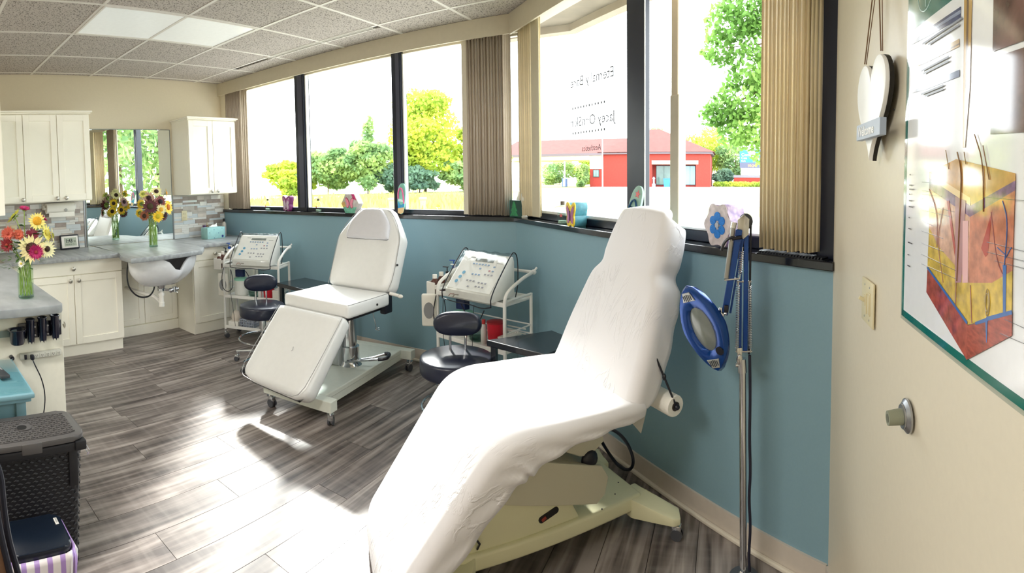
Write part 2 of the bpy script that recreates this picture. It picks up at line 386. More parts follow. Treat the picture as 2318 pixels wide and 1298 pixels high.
# bay wall
w4 = window('window_4', [(-3.48, -2.24, 1.65, 1.71, 1.212, 1.255), (-2.238, -2.085, 1.655, 1.69, 1.212, 2.62)], [(-3.48, -2.24, 1.68, 1.255, 2.62)], 'bay pane left of the wide black mullion', True)
MB().b2(-2.0845, -2.081, 1.652, 1.658, 1.255, 2.62).build('jamb_strip', WHT, w4, smooth=False)
w5 = window('window_5', [(-2.085, -.94, 1.65, 1.71, 1.212, 1.262), (-1.02, -.935, 1.60, 1.74, 1.212, 2.62)], [(-2.085, -1.02, 1.68, 1.262, 2.62)], 'bay pane right of the wide black mullion', True)
for w_, a, b in ((w4, -3.48, -2.25), (w5, -2.06, -1.03)):
    MB().b2(a, b, 1.656, 1.70, 1.256 if w_ is w4 else 1.263, 1.272).build('sill_strip', mat('sill_strip', (215, 218, 220), 0.35), w_, smooth=False)
    MB().b2(a, b, 1.66, 1.70, 2.60, 2.615).build('head_strip', MC['sill_strip'], w_, smooth=False)
# mirrored lettering on the bay pane
LET = mat('window_letter', (84, 90, 98), 0.6)
g_ = E('window_lettering', 'faint grey lettering seen in reverse on the bay window pane', 'lettering', (0, 0, 0), AB)
def wtext(s_, size, a, z, slope=0.0):
    m4 = Matrix.Translation((a, 1.676, z)) @ Matrix.Rotation(R(90), 4, 'X') @ Matrix.Diagonal((-1, 1, 1, 1))
    return text('letters', s_, size, LET, g_, m4, 0.0003, 'CENTER', 1.0)
wtext('Eternally Bare', 0.085, -2.62, 2.06); wtext('Jacey OnnSkin', 0.085, -2.62, 1.815); wtext('Aesthetics', 0.05, -2.62, 1.66)
for zz in (1.93, 1.775):
    d_ = MB()
    for i in range(12): d_.box((-2.83+i*.032, 1.676, zz), (.012, .001, .014))
    d_.build('dots', LET, g_, smooth=False)
# ---------------- vertical blinds
def blinds(name, label, x0, x1, n, y, z0, z1, col, turn, bay, wd=.085, last=None):
    t = E(name, label, 'blind', (0, 0, 0), AB if bay else 0)
    m_ = mat('vane_'+name+str(col), col, 0.55, noise=0.06, scale=12)
    p0 = None
    for i in range(n):
        x = x0+(x1-x0)*(i+.5)/n; a = turn+random.uniform(-.06, .06)
        b = MB(); seg = 4
        dx, dy = math.cos(a)*wd/2, math.sin(a)*wd/2
        for s_ in range(seg):
            u0, u1 = s_/seg*2-1, (s_+1)/seg*2-1
            c0, c1 = .004*(1-u0*u0), .004*(1-u1*u1)
            b.quad((dx*u0-math.sin(a)*c0, dy*u0+math.cos(a)*c0, z0), (dx*u1-math.sin(a)*c1, dy*u1+math.cos(a)*c1, z0), (dx*u1-math.sin(a)*c1, dy*u1+math.cos(a)*c1, z1), (dx*u0-math.sin(a)*c0, dy*u0+math.cos(a)*c0, z1))
        o = b.build('vane', m_, t, (x, y, random.uniform(-.003, .003)), smooth=True, ang=60)
        so = o.modifiers.new('s', 'SOLIDIFY'); so.thickness = .0012
    return t
TAUPE_BACKLIT = (176, 160, 140); SAND = (236, 220, 184)  # taupe is darker: backlit shade put into the vane colour
blinds('vertical_blind', 'backlit taupe vertical blinds stacked at the far left corner of the windows', -4.93, -4.63, 11, YW+.0, 1.225, 2.60, TAUPE_BACKLIT, R(62), False)
blinds('vertical_blind', 'backlit taupe vertical blinds stacked above the green tissue box', -1.885, -1.56, 13, YW+.0, 1.225, 2.60, TAUPE_BACKLIT, R(68), False)
o = MB().b2(-1.95, -1.889, YW+.0, YW+.01, 1.225, 2.60).build('vane', mat('vane_pale', (226, 220, 204), .5), bpy.data.objects['vertical_blind.001'], smooth=False)
blinds('vertical_blind', 'sand-coloured vertical blinds stacked left of the bay window lettering', -3.40, -3.19, 6, 1.60, 1.235, 2.60, SAND, R(35), True, .09)
o = MB().b2(-3.215, -3.10, 1.575, 1.578, 1.235, 2.60).build('vane', mat('vane_sand', (196, 186, 158), .5), bpy.data.objects['vertical_blind.002'], (0, 0, 0), smooth=False)
blinds('vertical_blind', 'sand-coloured vertical blinds stacked at the right end of the bay window', -1.245, -1.00, 13, 1.58, 1.235, 2.60, SAND, R(82), True, .085)
# ================================================================ CABINETS, COUNTERS, FAR WALL
CAB = mat('cabinet_cream', (248, 244, 230), 0.38, noise=0.015, scale=8)
KNOB = mat('knob_nickel', (190, 186, 176), 0.28, 0.9)
CHR = mat('chrome', (215, 218, 222), 0.12, 1.0)
STEEL = mat('brushed_steel', (170, 172, 176), 0.35, 0.9)
BLKP = mat('black_plastic', (20, 22, 34), 0.35)
WHP = mat('white_plastic', (236, 234, 228), 0.35)
def counter_mat():
    M_ = mat('counter_grey', (166, 170, 172), 0.4, c2=(132, 136, 139), scale=3, stretch=(1.5, 9, 9)); return M_
CTR = counter_mat()
CTR2 = mat('counter_grey_peninsula', (162, 166, 168), 0.4, c2=(132, 136, 139), scale=3.5, stretch=(1.5, 3, 3))
def knob(parent, loc, d=(1, 0, 0)):
    d = Vector(d); a = Vector(loc)
    b = MB().cyl(a, a+d*.016, .005, n=10)
    for r0, r1, z0, z1 in ((.010, .019, .014, .019), (.019, .019, .019, .023), (.019, .011, .023, .028)):
        b.cyl(a+d*z0, a+d*z1, r0, r1, n=16)
    return b.build('knob', KNOB, parent)
def shaker(parent, x, y0, y1, z0, z1, th=.018, fr=.06, name='door', sgn=1):
    """shaker door facing +x: slab frame with a recessed panel"""
    g = .003; y0 += g; y1 -= g; z0 += g; z1 -= g
    b = MB()
    b.b2(x, x+th*sgn, y0, y0+fr, z0, z1, bev=.0015, seg=1).b2(x, x+th*sgn, y1-fr, y1, z0, z1, bev=.0015, seg=1)
    b.b2(x, x+th*sgn, y0+fr, y1-fr, z0, z0+fr, bev=.0015, seg=1).b2(x, x+th*sgn, y0+fr, y1-fr, z1-fr, z1, bev=.0015, seg=1)
    b.b2(x, x+(th-.009)*sgn, y0+fr-.002, y1-fr+.002, z0+fr-.002, z1-fr+.002)
    return b.build(name, CAB, parent, smooth=False)
def crown(parent, x0, x1, y0, y1, z):
    b = MB().b2(x0, x1+.012, y0-.012, y1+.012, z, z+.012, bev=.003, seg=1).b2(x0, x1+.026, y0-.026, y1+.026, z+.012, z+.03, bev=.004, seg=1)
    return b.build('crown_moulding', CAB, parent, smooth=False)
UX = -4.745
t = E('upper_cabinet', 'long cream wall cabinet with shaker doors left of the mirror', 'cabinet', (0, 0, 0))
MB().b2(XF+.001, UX, .76, 1.75, 1.405, 2.235).build('body', CAB, t, smooth=False)
for k in range(3):
    d = shaker(t, UX, .76+.33*k, .76+.33*(k+1), 1.41, 2.23)
    knob(d, (UX+.018, (.76+.33*(k+1)-.03) if k < 2 else (.76+.33*k+.06), 1.437))
crown(t, XF+.001, UX+.018, .76, 1.75, 2.235)
t = E('upper_cabinet', 'cream wall cabinet with two doors right of the mirror', 'cabinet', (0, 0, 0))
MB().b2(XF+.001, UX, 2.85, 3.462, 1.405, 2.205).build('body', CAB, t, smooth=False)
for k in range(2):
    d = shaker(t, UX, 2.85+.306*k, 2.85+.306*(k+1), 1.41, 2.20)
    knob(d, (UX+.018, 3.156+(-.04 if k == 0 else .04), 1.437))
crown(t, XF+.001, UX+.018, 2.85, 3.462, 2.205)
t = E('upper_cabinet', 'cream cabinet side cut off at the left edge of the view, above the bouquet', 'cabinet', (0, 0, 0))
MB().b2(-4.70, -4.10, .10, .768, 1.33, 2.235).build('body', CAB, t, smooth=False)
MB().b2(-4.70, -4.10, .768, .772, 1.33, 2.235).build('door', CAB, t, smooth=False)
# base cabinets
FX = -4.482
t = E('base_cabinet', 'cream base cabinet with wide drawer and double doors under the clock', 'cabinet', (0, 0, 0))
MB().b2(XF+.001, FX, .80, 1.915, .10, .872).build('body', CAB, t, smooth=False)
MB().b2(XF+.001, FX-.02, .80, 1.91, .0, .10).build('plinth', CAB, t, smooth=False)
d = MB().b2(FX, FX+.018, 1.0, 1.913, .745, .868, bev=.0015, seg=1).build('drawer', CAB, t, smooth=False); knob(d, (FX+.018, 1.434, .80))
for k, (a, b) in enumerate(((.97, 1.44), (1.44, 1.913))):
    d = shaker(t, FX, a, b, .108, .741); knob(d, (FX+.018, 1.44+(-.04 if k == 0 else .04), .692))
t = E('base_cabinet', 'recessed cream shaker panel unit below the white sink', 'cabinet', (0, 0, 0))
MB().b2(XF+.001, -4.83, 1.917, 2.688, .0, .872).build('body', CAB, t, smooth=False)
shaker(t, -4.83, 1.92, 2.30, .105, .70, name='panel'); shaker(t, -4.83, 2.30, 2.688, .105, .70, name='panel')
MB().b2(-4.83, -4.812, 1.92, 2.688, .706, .86, bev=.0015).build('panel', CAB, t, smooth=False)
MB().b2(-4.83, -4.805, 1.92, 2.688, 0, .10, bev=.002).build('plinth', CAB, t, smooth=False)
t = E('base_cabinet', 'cream base cabinet with drawer and door behind the far white trolley', 'cabinet', (0, 0, 0))
MB().b2(XF+.001, FX, 2.69, 3.52, .0, .872).build('body', CAB, t, smooth=False)
MB().b2(FX-.001, FX+.004, 2.69, 3.52, 0, .10, bev=.0015).build('plinth', CAB, t, smooth=False)
d = MB().b2(FX, FX+.018, 2.692, 3.20, .745, .868, bev=.0015, seg=1).build('drawer', CAB, t, smooth=False); knob(d, (FX+.018, 2.95, .80))
d = shaker(t, FX, 2.692, 3.12, .108, .741); knob(d, (FX+.018, 3.07, .69))
shaker(t, FX, 3.12, 3.519, .108, .868)
# counters
ct = MB().prism([(XF+.001, .80), (-4.40, .80), (-4.385, .82), (-4.385, 1.872), (XF+.001, 1.872)], .874, .914, bev=.008).build('counter', CTR, smooth=True)
tag(ct, 'grey stone-look worktop on the left under the clock and paper towels', 'worktop')
mc = MB().prism([(XF+.001, 1.875), (-4.39, 1.868), (-4.20, 1.787), (-3.94, 1.775), (-3.955, 2.10), (-4.0, 2.51), (-4.19, 2.655), (-4.40, 2.672), (XF+.001, 2.69)], .8745, .9155, bev=.01).build('counter', CTR, smooth=True)
tag(mc, 'grey worktop section projecting forward over the white sink', 'worktop')
rc = MB().prism([(XF+.001, 2.693), (-4.40, 2.675), (-4.385, 3.523), (XF+.001, 3.523)], .874, .914, bev=.008).build('counter', CTR, smooth=True)
tag(rc, 'grey worktop on the right holding the pale blue tissue box', 'worktop')
# peninsula
t = E('peninsula_cabinet', 'cream peninsula cabinet end panel carrying the power strip and black holders', 'cabinet', (0, 0, 0))
MB().b2(-4.47, -2.74, -.30, .79, .0, .872).build('body', CAB, t, smooth=False)
MB().b2(-2.74, -2.722, -.30, .80, .0, .872, bev=.002).build('end_panel', mat('cabinet_cream_end', (236, 233, 218), .4), t, smooth=False)
for a, b in ((-3.2, -2.745), (-3.66, -3.2), (-4.12, -3.66)):
    d = MB().b2(a+.003, b-.003, .79, .808, .108, .868, bev=.002).build('door', CAB, t, smooth=False)
    knob(d, (b-.045, .808, .755), (0, 1, 0))
pc = MB().prism([(-4.38, -.30), (-2.60, -.30), (-2.60, .745), (-2.612, .768), (-2.64, .78), (-4.38, .80)], .868, .914, bev=.006).build('counter', CTR2, smooth=True)
tag(pc, 'grey peninsula worktop with a rounded corner under the zinnia bouquet', 'worktop')
# mosaic tiles on the far wall
wf = bpy.data.objects['wall_far']
TILES = [mat('tile_white', (226, 226, 222), .12, coat=.4), mat('tile_blue_white', (206, 214, 218), .1, coat=.5), mat('tile_taupe', (158, 146, 138), .35, noise=.15, scale=25), mat('tile_greige', (186, 180, 172), .3, noise=.12, scale=25), mat('tile_beige', (208, 200, 190), .3, noise=.08, scale=25)]
def backsplash(y0, y1, z0, z1):
    g = MB().b2(XF, XF+.003, y0, y1, z0, z1).build('backsplash', mat('grout', (200, 196, 188), .8), wf, smooth=False)
    h = .0222; z = z0; r = 0
    rows = int((z1-z0)/h)
    occ = {}
    ncol = int((y1-y0)/.012)
    for r in range(rows):
        c = 0
        while c < ncol:
            if (r, c) in occ: c += 1; continue
            L = random.choice((8, 10, 13, 16)); hh = 2 if (random.random() < .28 and r+1 < rows) else 1
            e = c
            while e < ncol and e-c < L and (r, e) not in occ: e += 1
            if ncol-e < 3 and not any((r, q) in occ for q in range(e, ncol)): e = ncol
            if hh == 2 and any((r+1, q) in occ for q in range(c, e)): hh = 1
            for q in range(c, e):
                occ[(r, q)] = 1
                if hh == 2: occ[(r+1, q)] = 1
            a, b = y0+c*.012, min(y1, y0+e*.012); za, zb = z0+r*h, z0+(r+hh)*h
            p = random.random()
            pr = .0075+random.random()*.003
            MB().b2(0, pr, .0008, b-a-.0008, .0008, zb-za-.0008).build('tile', random.choices(TILES, (5, 4, 4, 2, 3))[0], g, (XF+.001, a, za), smooth=False)
            c = e
backsplash(.86, 1.775, .916, 1.404)
backsplash(2.832, 3.52, .916, 1.404)
MB().b2(XF, XF+.013, 1.776, 1.79, .916, 1.404).build('trim_strip', mat('tile_edge', (150, 150, 152), .3, .6), wf, smooth=False)
MB().b2(XF, XF+.012, 2.818, 2.83, .916, 1.404).build('trim_strip', MC['tile_edge'], wf, smooth=False)
# mirror
t = E('mirror', 'large frameless wall mirror between the two wall cabinets', 'mirror', (XF, 2.31, 0))
mm = bpy.data.materials.new('mirror_silver'); mm.use_nodes = True; b = mm.node_tree.nodes['Principled BSDF']
b.inputs['Base Color'].default_value = (.86, .90, .88, 1); b.inputs['Metallic'].default_value = 1; b.inputs['Roughness'].default_value = 0.0
MB().b2(.001, .008, -.50, .505, .918, 2.128).build('glass', mm, t, smooth=False)
MB().b2(.001, .0095, -.512, -.50, .918, 2.13).b2(.001, .0095, .505, .512, .918, 2.13).b2(.001, .0095, -.512, .512, 2.128, 2.134).build('edge', mat('mirror_edge', (120, 130, 130), .3, .5), t, smooth=False)
for y in (-.43, .37): MB().b2(.008, .014, y-.02, y+.02, 2.12, 2.136, bev=.003).build('clip', CHR, t)
# outlets
def outlet(label, x, y, z):
    t = E('wall_outlet', label, 'outlet', (x, y, z))
    IV = mat('ivory_plastic', (222, 212, 176), .4)
    MB().b2(0, .006, -.035, .035, -.057, .057, bev=.003).build('cover_plate', IV, t)
    for s_ in (.02, -.02):
        f = MB().b2(.006, .009, -.017, .017, s_-.014, s_+.014, bev=.002).build('receptacle', IV, t)
        MB().b2(.009, .0095, -.009, -.006, s_-.004, s_+.006).b2(.009, .0095, .006, .009, s_-.004, s_+.006).build('slot', BLKP, f, smooth=False)
outlet('ivory wall outlet on the mosaic tiles right of the mirror', XF+.012, 2.965, 1.17)
outlet('ivory wall outlet low on the tiles behind the dark phone', XF+.012, 1.03, 1.13)
# paper towel holder
t = E('paper_towel_holder', 'white paper towel roll on a wall holder under the left wall cabinet', 'paper towel', (XF+.08, 1.50, 1.335))
MB().cyl((0, -.145, 0), (0, .145, 0), .053, n=28).build('paper_roll', mat('towel_white', (244, 242, 234), .8, bump=.4, scale=200), t)
MB().b2(-.07, -.055, -.17, .17, -.015, .05, bev=.004).b2(-.06, .01, -.168, -.16, -.014, .03, bev=.003).b2(-.06, .01, .16, .168, -.014, .03, bev=.003).build('bracket', WHP, t)
MB().cyl((0, -.165, 0), (0, .165, 0), .012).build('rod', WHP, t)
MB().b2(.052, .056, -.13, .135, -.085, -.04).build('loose_sheet', MC['towel_white'], t, smooth=False)
MB().ball((.055, .045, -.02), (.003, .018, .016)).build('sticker', mat('sticker_grey', (170, 170, 168), .5), t)
# digital clock
t = E('digital_clock', 'black and white digital clock reading 1:43 against the mosaic tiles', 'clock', (XF+.075, 1.585, .915), R(4))
MB().box((0, 0, .073), (.028, .205, .146), (0, R(-10), 0), bev=.008).build('case', mat('clock_black', (28, 30, 40), .3), t)
MB().box((.0155, 0, .075), (.004, .178, .118), (0, R(-10), 0), bev=.002).build('bezel', WHP, t)
MB().box((.0185, 0.005, .0755), (.002, .130, .084), (0, R(-10), 0)).build('screen', mat('lcd', (168, 176, 160), .25), t, smooth=False)
LCD = mat('lcd_ink', (38, 46, 48), .5)
Mc = Matrix.Translation((.0213, -.050, .070)) @ Matrix.Rotation(R(-10), 4, 'Y') @ Matrix.Rotation(R(90), 4, 'Z') @ Matrix.Rotation(R(90), 4, 'X')
text('digits', '1:43', .052, LCD, t, Mc, .0002, sx=.88, bold=.0012)
text('digits', '28', .022, LCD, t, Matrix.Translation((0, .088, .002)) @ Mc, .0002)
Mc2 = Matrix.Translation((.004, 0, -.026)) @ Mc
text('digits', 'TUE 8-30  72', .017, LCD, t, Mc2, .0002)
# phone / small dark box
t = E('phone_base', 'small dark cordless device lying beside the digital clock', 'device', (XF+.11, 1.355, .9145), R(8))
MB().box((0, 0, .017), (.07, .12, .032), bev=.008).build('body', mat('dark_olive', (58, 58, 54), .35), t)
MB().box((0, .01, .034), (.05, .06, .004), bev=.002).build('top_plate', BLKP, t)
t = E('glass_jar', 'small clear glass jar behind the zinnia bouquet', 'jar', (XF+.14, 1.20, .9145))
MB().lathe([(.03, 0), (.034, .01), (.034, .09), (.024, .10), (.024, .115)], n=20).build('jar_glass', glassy('jar_glass_m', (225, 235, 232), .25, .05), t)
MB().cyl((0, 0, .112), (0, 0, .124), .026).build('lid', CHR, t)
# tissue box on the counter
t = E('tissue_box', 'pale aqua tissue box with white tissue on the right worktop', 'tissue box', (-4.80, 3.165, .915), R(3))
MB().box((0, 0, .062), (.12, .24, .124), bev=.003).build('box', mat('aqua_card', (158, 206, 206), .5, noise=.08, scale=30), t)
MB().box((0, .0, .1243), (.05, .15, .002)).build('opening', mat('aqua_card_d', (110, 160, 170), .6), t, smooth=False)
MB().b2(-.06, .06, .1203, .1213, 0.001, .123).build('end_label', mat('blue_card', (90, 140, 215), .5), t, smooth=False)
b = MB(); b.prism([(-.05, .124), (.055, .124), (.06, .165), (.03, .148), (0, .15), (-.03, .135)], -.01, -.006, 'x'); b.prism([(-.04, .124), (.06, .124), (.05, .15), (.01, .14)], .002, .006, 'x'); b.build('tissue', mat('tissue_white', (246, 246, 242), .8), t)
MB().cyl((.0603, .085, .022), (.0608, .085, .022), .014).build('logo_dot', mat('logo_navy', (30, 50, 130), .5), t)
for i, (y, z) in enumerate(((-.09, .07), (-.03, .10), (.03, .06), (.08, .11), (-.03, .01))): MB().cyl((.0603, y, z), (.0608, y, z), .0045, n=8).build('dot', MC['logo_navy'], t)
for i, (l_, x, y, r, h, c, cc) in enumerate((
    ('small white bottle with a black cap at the far corner of the right worktop', -4.92, 3.40, .024, .20, (206, 200, 190), (20, 22, 30)),
    ('short amber bottle with cream cap behind the pale aqua tissue box', -4.95, 3.30, .02, .14, (120, 84, 60), (222, 212, 200)),
    ('purple and white cream jar behind the pale aqua tissue box', -4.97, 3.16, .03, .135, (200, 190, 205), (90, 60, 110)),
    ('small brown pump bottle near the wall behind the aqua tissue box', -5.0, 3.22, .018, .165, (130, 96, 66), (200, 190, 170)))):
    t = E('bottle', l_, 'bottle', (x, y, .915))
    MB().lathe([(r*.92, 0), (r, .006), (r, h*.72), (r*.55, h*.8), (r*.5, h*.84)], n=18).build('body', mat('btl%d' % i, c, .35), t)
    MB().cyl((0, 0, h*.82), (0, 0, h), r*.62).build('cap', mat('cap%d' % i, cc, .35), t)

# sink: shell-shaped back-wash basin under the projecting counter
t = E('wash_basin', 'white shampoo basin with a curved front lip hung under the projecting worktop', 'sink', (-4.23, 2.225, .868))
b = MB()
NU, NV = 40, 12
POR = mat('porcelain', (226, 228, 232), .18, coat=.4)
def basin(th, v, off):
    c, s_ = math.cos(th), math.sin(th)
    W = .335; Dp = .235
    rimz = 0.0
    # front rim (towards +x) dips with a neck notch right of centre
    fx = max(0, c)
    rimz -= .115*math.exp(-((s_*W-.035)/.075)**2)*(fx**1.0)
    rimz += 0.0
    x = Dp*c*(1-.62*(v**2.2))+.0; y = W*s_*(1-.50*(v**2.4))-.03*v
    z = rimz*(1-v)**1.3-.255*v**.85
    k = 1-off*.06
    return Vector((x*k, y*k, z+off*.015*(v)))
rings = []
for v_ in range(NV+1):
    rings.append([b.bm.verts.new(basin(2*math.pi*k/NU, v_/NV, 0)) for k in range(NU)])
inner = []
for v_ in range(NV+1):
    inner.append([b.bm.verts.new(basin(2*math.pi*k/NU, v_/NV*.93, 1)+Vector((0, 0, .0))) for k in range(NU)])
for G in (rings, inner):
    for A, B in zip(G, G[1:]):
        for k in range(NU): b.bm.faces.new((A[k], A[(k+1) % NU], B[(k+1) % NU], B[k]))
for k in range(NU): b.bm.faces.new((rings[0][k], rings[0][(k+1) % NU], inner[0][(k+1) % NU], inner[0][k]))
b.bm.faces.new(rings[-1]); b.bm.faces.new(inner[-1])
b.build('bowl', POR, t, ang=60)
MB().cyl((0, -.03, -.30), (0, -.03, -.25), .032, .05).cyl((0, -.03, -.315), (0, -.03, -.295), .036).build('drain', CHR, t)
MB().tube([(0, -.03, -.30), (0, -.03, -.44), (0, -.03, -.455)], .021, smoothp=1).cyl((0, -.03, -.36), (0, -.03, -.335), .028).cyl((0, -.03, -.46), (0, -.03, -.42), .026).tube([(-.01, -.03, -.43), (-.10, -.05, -.38), (-.20, -.10, -.37), (-.60, -.12, -.37)], .018, smoothp=2).build('trap_pipe', WHP, t)
MB().tube([(-.05, -.03, -.30), (.0, .05, -.325), (.02, .10, -.315)], .012, smoothp=1).ball((.02, .06, -.32), .024).cyl((.02, .10, -.34), (.02, .10, -.29), .018).ball((.03, .125, -.315), .016).tube([(.02, .10, -.32), (.03, .125, -.35)], .006).build('mixer_valve', CHR, t)
MB().tube([(-.06, -.315, -.01), (-.04, -.35, -.12), (-.02, -.35, -.25), (-.0, -.27, -.345), (.0, -.16, -.36), (-.01, -.10, -.31), (-.02, -.08, -.24), (-.02, -.08, -.22)], .0075, smoothp=3).build('hose', mat('rubber_black', (18, 20, 26), .4), t)
# flowers
GREEN = mat('stem_green', (150, 176, 84), .6, noise=.2); LEAF = mat('leaf_green', (62, 98, 42), .55, noise=.25, scale=40); LEAF2 = mat('leaf_light', (128, 160, 60), .55, noise=.2, scale=40)
def petals(n, r0, r1, wd, cup, layers=1):
    b = MB()
    for L_ in range(layers):
        for k in range(n):
            a = 2*math.pi*(k+L_*.5)/n+random.uniform(-.08, .08); rr = r1*(1-.16*L_)*random.uniform(.88, 1.08); z = cup*rr+L_*.004
            ca, sa = math.cos(a), math.sin(a); ta, tb = -sa*wd/2, ca*wd/2
            mid = r0+(rr-r0)*.5; z1 = cup*.35*rr+L_*.003
            b.quad((ca*r0-ta*.5, sa*r0-tb*.5, 0), (ca*mid-ta, sa*mid-tb, z1), (ca*mid, sa*mid, z1-.002), (ca*r0, sa*r0, 0))
            b.quad((ca*r0, sa*r0, 0), (ca*mid, sa*mid, z1-.002), (ca*mid+ta, sa*mid+tb, z1), (ca*r0+ta*.5, sa*r0+tb*.5, 0))
            f = b.bm.faces.new([b.bm.verts.new(v) for v in ((ca*mid-ta, sa*mid-tb, z1), (ca*rr, sa*rr, z), (ca*mid, sa*mid, z1-.002))])
            f = b.bm.faces.new([b.bm.verts.new(v) for v in ((ca*mid, sa*mid, z1-.002), (ca*rr, sa*rr, z), (ca*mid+ta, sa*mid+tb, z1))])
    return b
def pm(c): return mat('petal_%d_%d_%d' % c, c, .55, noise=.12, scale=60)
def flower(label, cat, base, neck, head, face, r, col, ccol, n=18, layers=1, crat=.38, grp=None, leaves=1, name='sunflower'):
    """base: stem foot, neck: vase mouth, head: flower centre; face: direction it looks"""
    t = E(name, label, cat, head, 0, grp)
    h = Vector(head); f = Vector(face).normalized(); q = f.to_track_quat('Z', 'Y')
    def l(p): return Vector(p)-h
    MB().tube([l(base), (l(base)+l(neck))*.5, l(neck), (l(neck)*.4)-f*.03+Vector((0, 0, -.01)), -f*.012], .0029, n=6, smoothp=1).build('stem', GREEN, t)
    o = petals(n, r*crat*.8, r, r*.26 if n < 24 else r*.17, .10, layers).build('petals', pm(col), t, smooth=False, recalc=False); o.rotation_mode = 'QUATERNION'; o.rotation_quaternion = q
    o = MB().ball((0, 0, .004), (r*crat, r*crat, r*.16), 14).build('flower_centre', mat('centre_%d_%d_%d' % ccol, ccol, .8, noise=.35, scale=250, bump=1), t); o.rotation_mode = 'QUATERNION'; o.rotation_quaternion = q
    o = petals(9, r*.1, r*.55, r*.2, -.25, 1).build('sepals', LEAF2, t, (-f*.008), smooth=False, recalc=False); o.rotation_mode = 'QUATERNION'; o.rotation_quaternion = q
    for i in range(leaves):
        nk = l(neck)*(.55-.2*i); a = random.uniform(0, 6.28); s_ = .045; d = Vector((math.cos(a), math.sin(a), .2)); e = Vector((-d.y, d.x, 0))
        b = MB(); p0, p1, p2 = nk, nk+d*s_*.5+Vector((0, 0, .01)), nk+d*s_*1.15
        b.quad(p0, p1+e*s_*.33, p2, p1-e*s_*.33); b.build('leaf', LEAF, t, smooth=False, recalc=False)
    return t
VG = glassy('vase_glass', (244, 250, 246), .35, .02); WATER = glassy('vase_water', (240, 246, 232), .05, .05)
def vase(label, loc, r, h, sq=False):
    t = E('vase', label, 'vase', loc)
    n = 28; b = MB()
    b.lathe([(r*.9, 0), (r, .006), (r, h*.5), (r*1.02, h)], n=n); 
    for f in list(b.bm.faces):
        if abs(f.calc_center_median().z-h) < 1e-4 and len(f.verts) > 4: b.bm.faces.remove(f)
    b.build('vase_wall', VG, t)
    MB().cyl((0, 0, .004), (0, 0, .014), r*.93, n=24).build('vase_base', glassy('vase_base_m', (215, 228, 222), .5, .02), t)
    MB().cyl((0, 0, .016), (0, 0, h*.72), r*.93, n=24).build('water', WATER, t)
    return t
# bouquet in front of the mirror
vb = Vector((-4.60, 2.322, .916))
vase('slim clear glass vase of sunflowers standing before the mirror', vb, .047, .30)
TOC = Vector((.9, -.42, .15))
def bq(dx, dy, dz): return vb+Vector((dx, dy, dz))
YEL, CRM, BUR, DK, ORG = (250, 208, 40), (248, 240, 178), (86, 26, 38), (58, 34, 22), (236, 150, 40)
S = [('cream sunflower with brown centre at the top of the mirror bouquet', (.05, .03, .50), (.8, -.2, .5), .062, CRM, DK),
     ('yellow sunflower side-on at the far right top of the mirror bouquet', (.03, .15, .48), (.4, .8, .1), .05, YEL, ORG),
     ('mauve-tipped brown sunflower at the upper left of the mirror bouquet', (.06, -.06, .44), (.9, -.5, .3), .066, (196, 160, 140), (52, 20, 26)),
     ('dark burgundy sunflower with olive ring left in the mirror bouquet', (.10, -.07, .36), (1, -.4, .1), .082, BUR, (70, 60, 30)),
     ('wine-red sunflower with black centre in the middle of the mirror bouquet', (.09, .05, .40), (1, -.1, .3), .066, (130, 60, 60), (30, 14, 26)),
     ('pale cream sunflower with gold centre low in the mirror bouquet', (.12, .04, .325), (1, -.2, .1), .058, CRM, (226, 176, 60)),
     ('large golden sunflower at the right of the mirror bouquet', (.06, .15, .34), (.8, .5, .1), .082, (252, 196, 30), (190, 110, 30)),
     ('bright yellow sunflower hanging over the lip of the slim vase', (.12, .0, .26), (1, -.2, -.1), .064, YEL, (200, 180, 40)),
     ('small pale green-yellow sunflower at the top left of the mirror bouquet', (.02, -.10, .48), (.6, -.4, .6), .05, (236, 232, 130), (150, 160, 60)),
     ('rust and brown sunflower low left in the mirror bouquet', (.07, -.12, .27), (.7, -.8, 0), .058, (150, 84, 50), DK),
     ('dark maroon sunflower low right behind the golden one', (.03, .12, .25), (.8, .4, -.3), .055, BUR, (40, 20, 20)),
     ('cream sunflower facing the mirror at the back of the bouquet', (-.11, -.02, .47), (-.8, -.2, .4), .064, CRM, DK),
     ('yellow sunflower facing the mirror on the left back of the bouquet', (-.12, -.06, .38), (-1, -.2, .1), .056, YEL, DK),
     ('mauve and brown sunflower facing the mirror on the right back', (-.12, .07, .39), (-1, .3, .2), .062, (196, 150, 150), (52, 20, 30)),
     ('golden sunflower facing the mirror low at the back', (-.12, .03, .30), (-1, .1, 0), .06, (250, 200, 40), DK),
     ('yellow sunflower facing the mirror low on the left back', (-.12, -.08, .29), (-1, -.3, 0), .058, YEL, DK)]
for i, (l_, p, f, r, c, cc) in enumerate(S):
    a = i*2.4; b_ = vb+Vector((.034*math.cos(a), .034*math.sin(a), .018)); nk = vb+Vector((.036*math.cos(a+.7), .036*math.sin(a+.7), .29))
    flower(l_, 'flower', b_, nk, vb+Vector(p)+Vector((0, 0, .045)), f, r, c, cc, n=20, grp='sunflowers in the mirror bouquet')
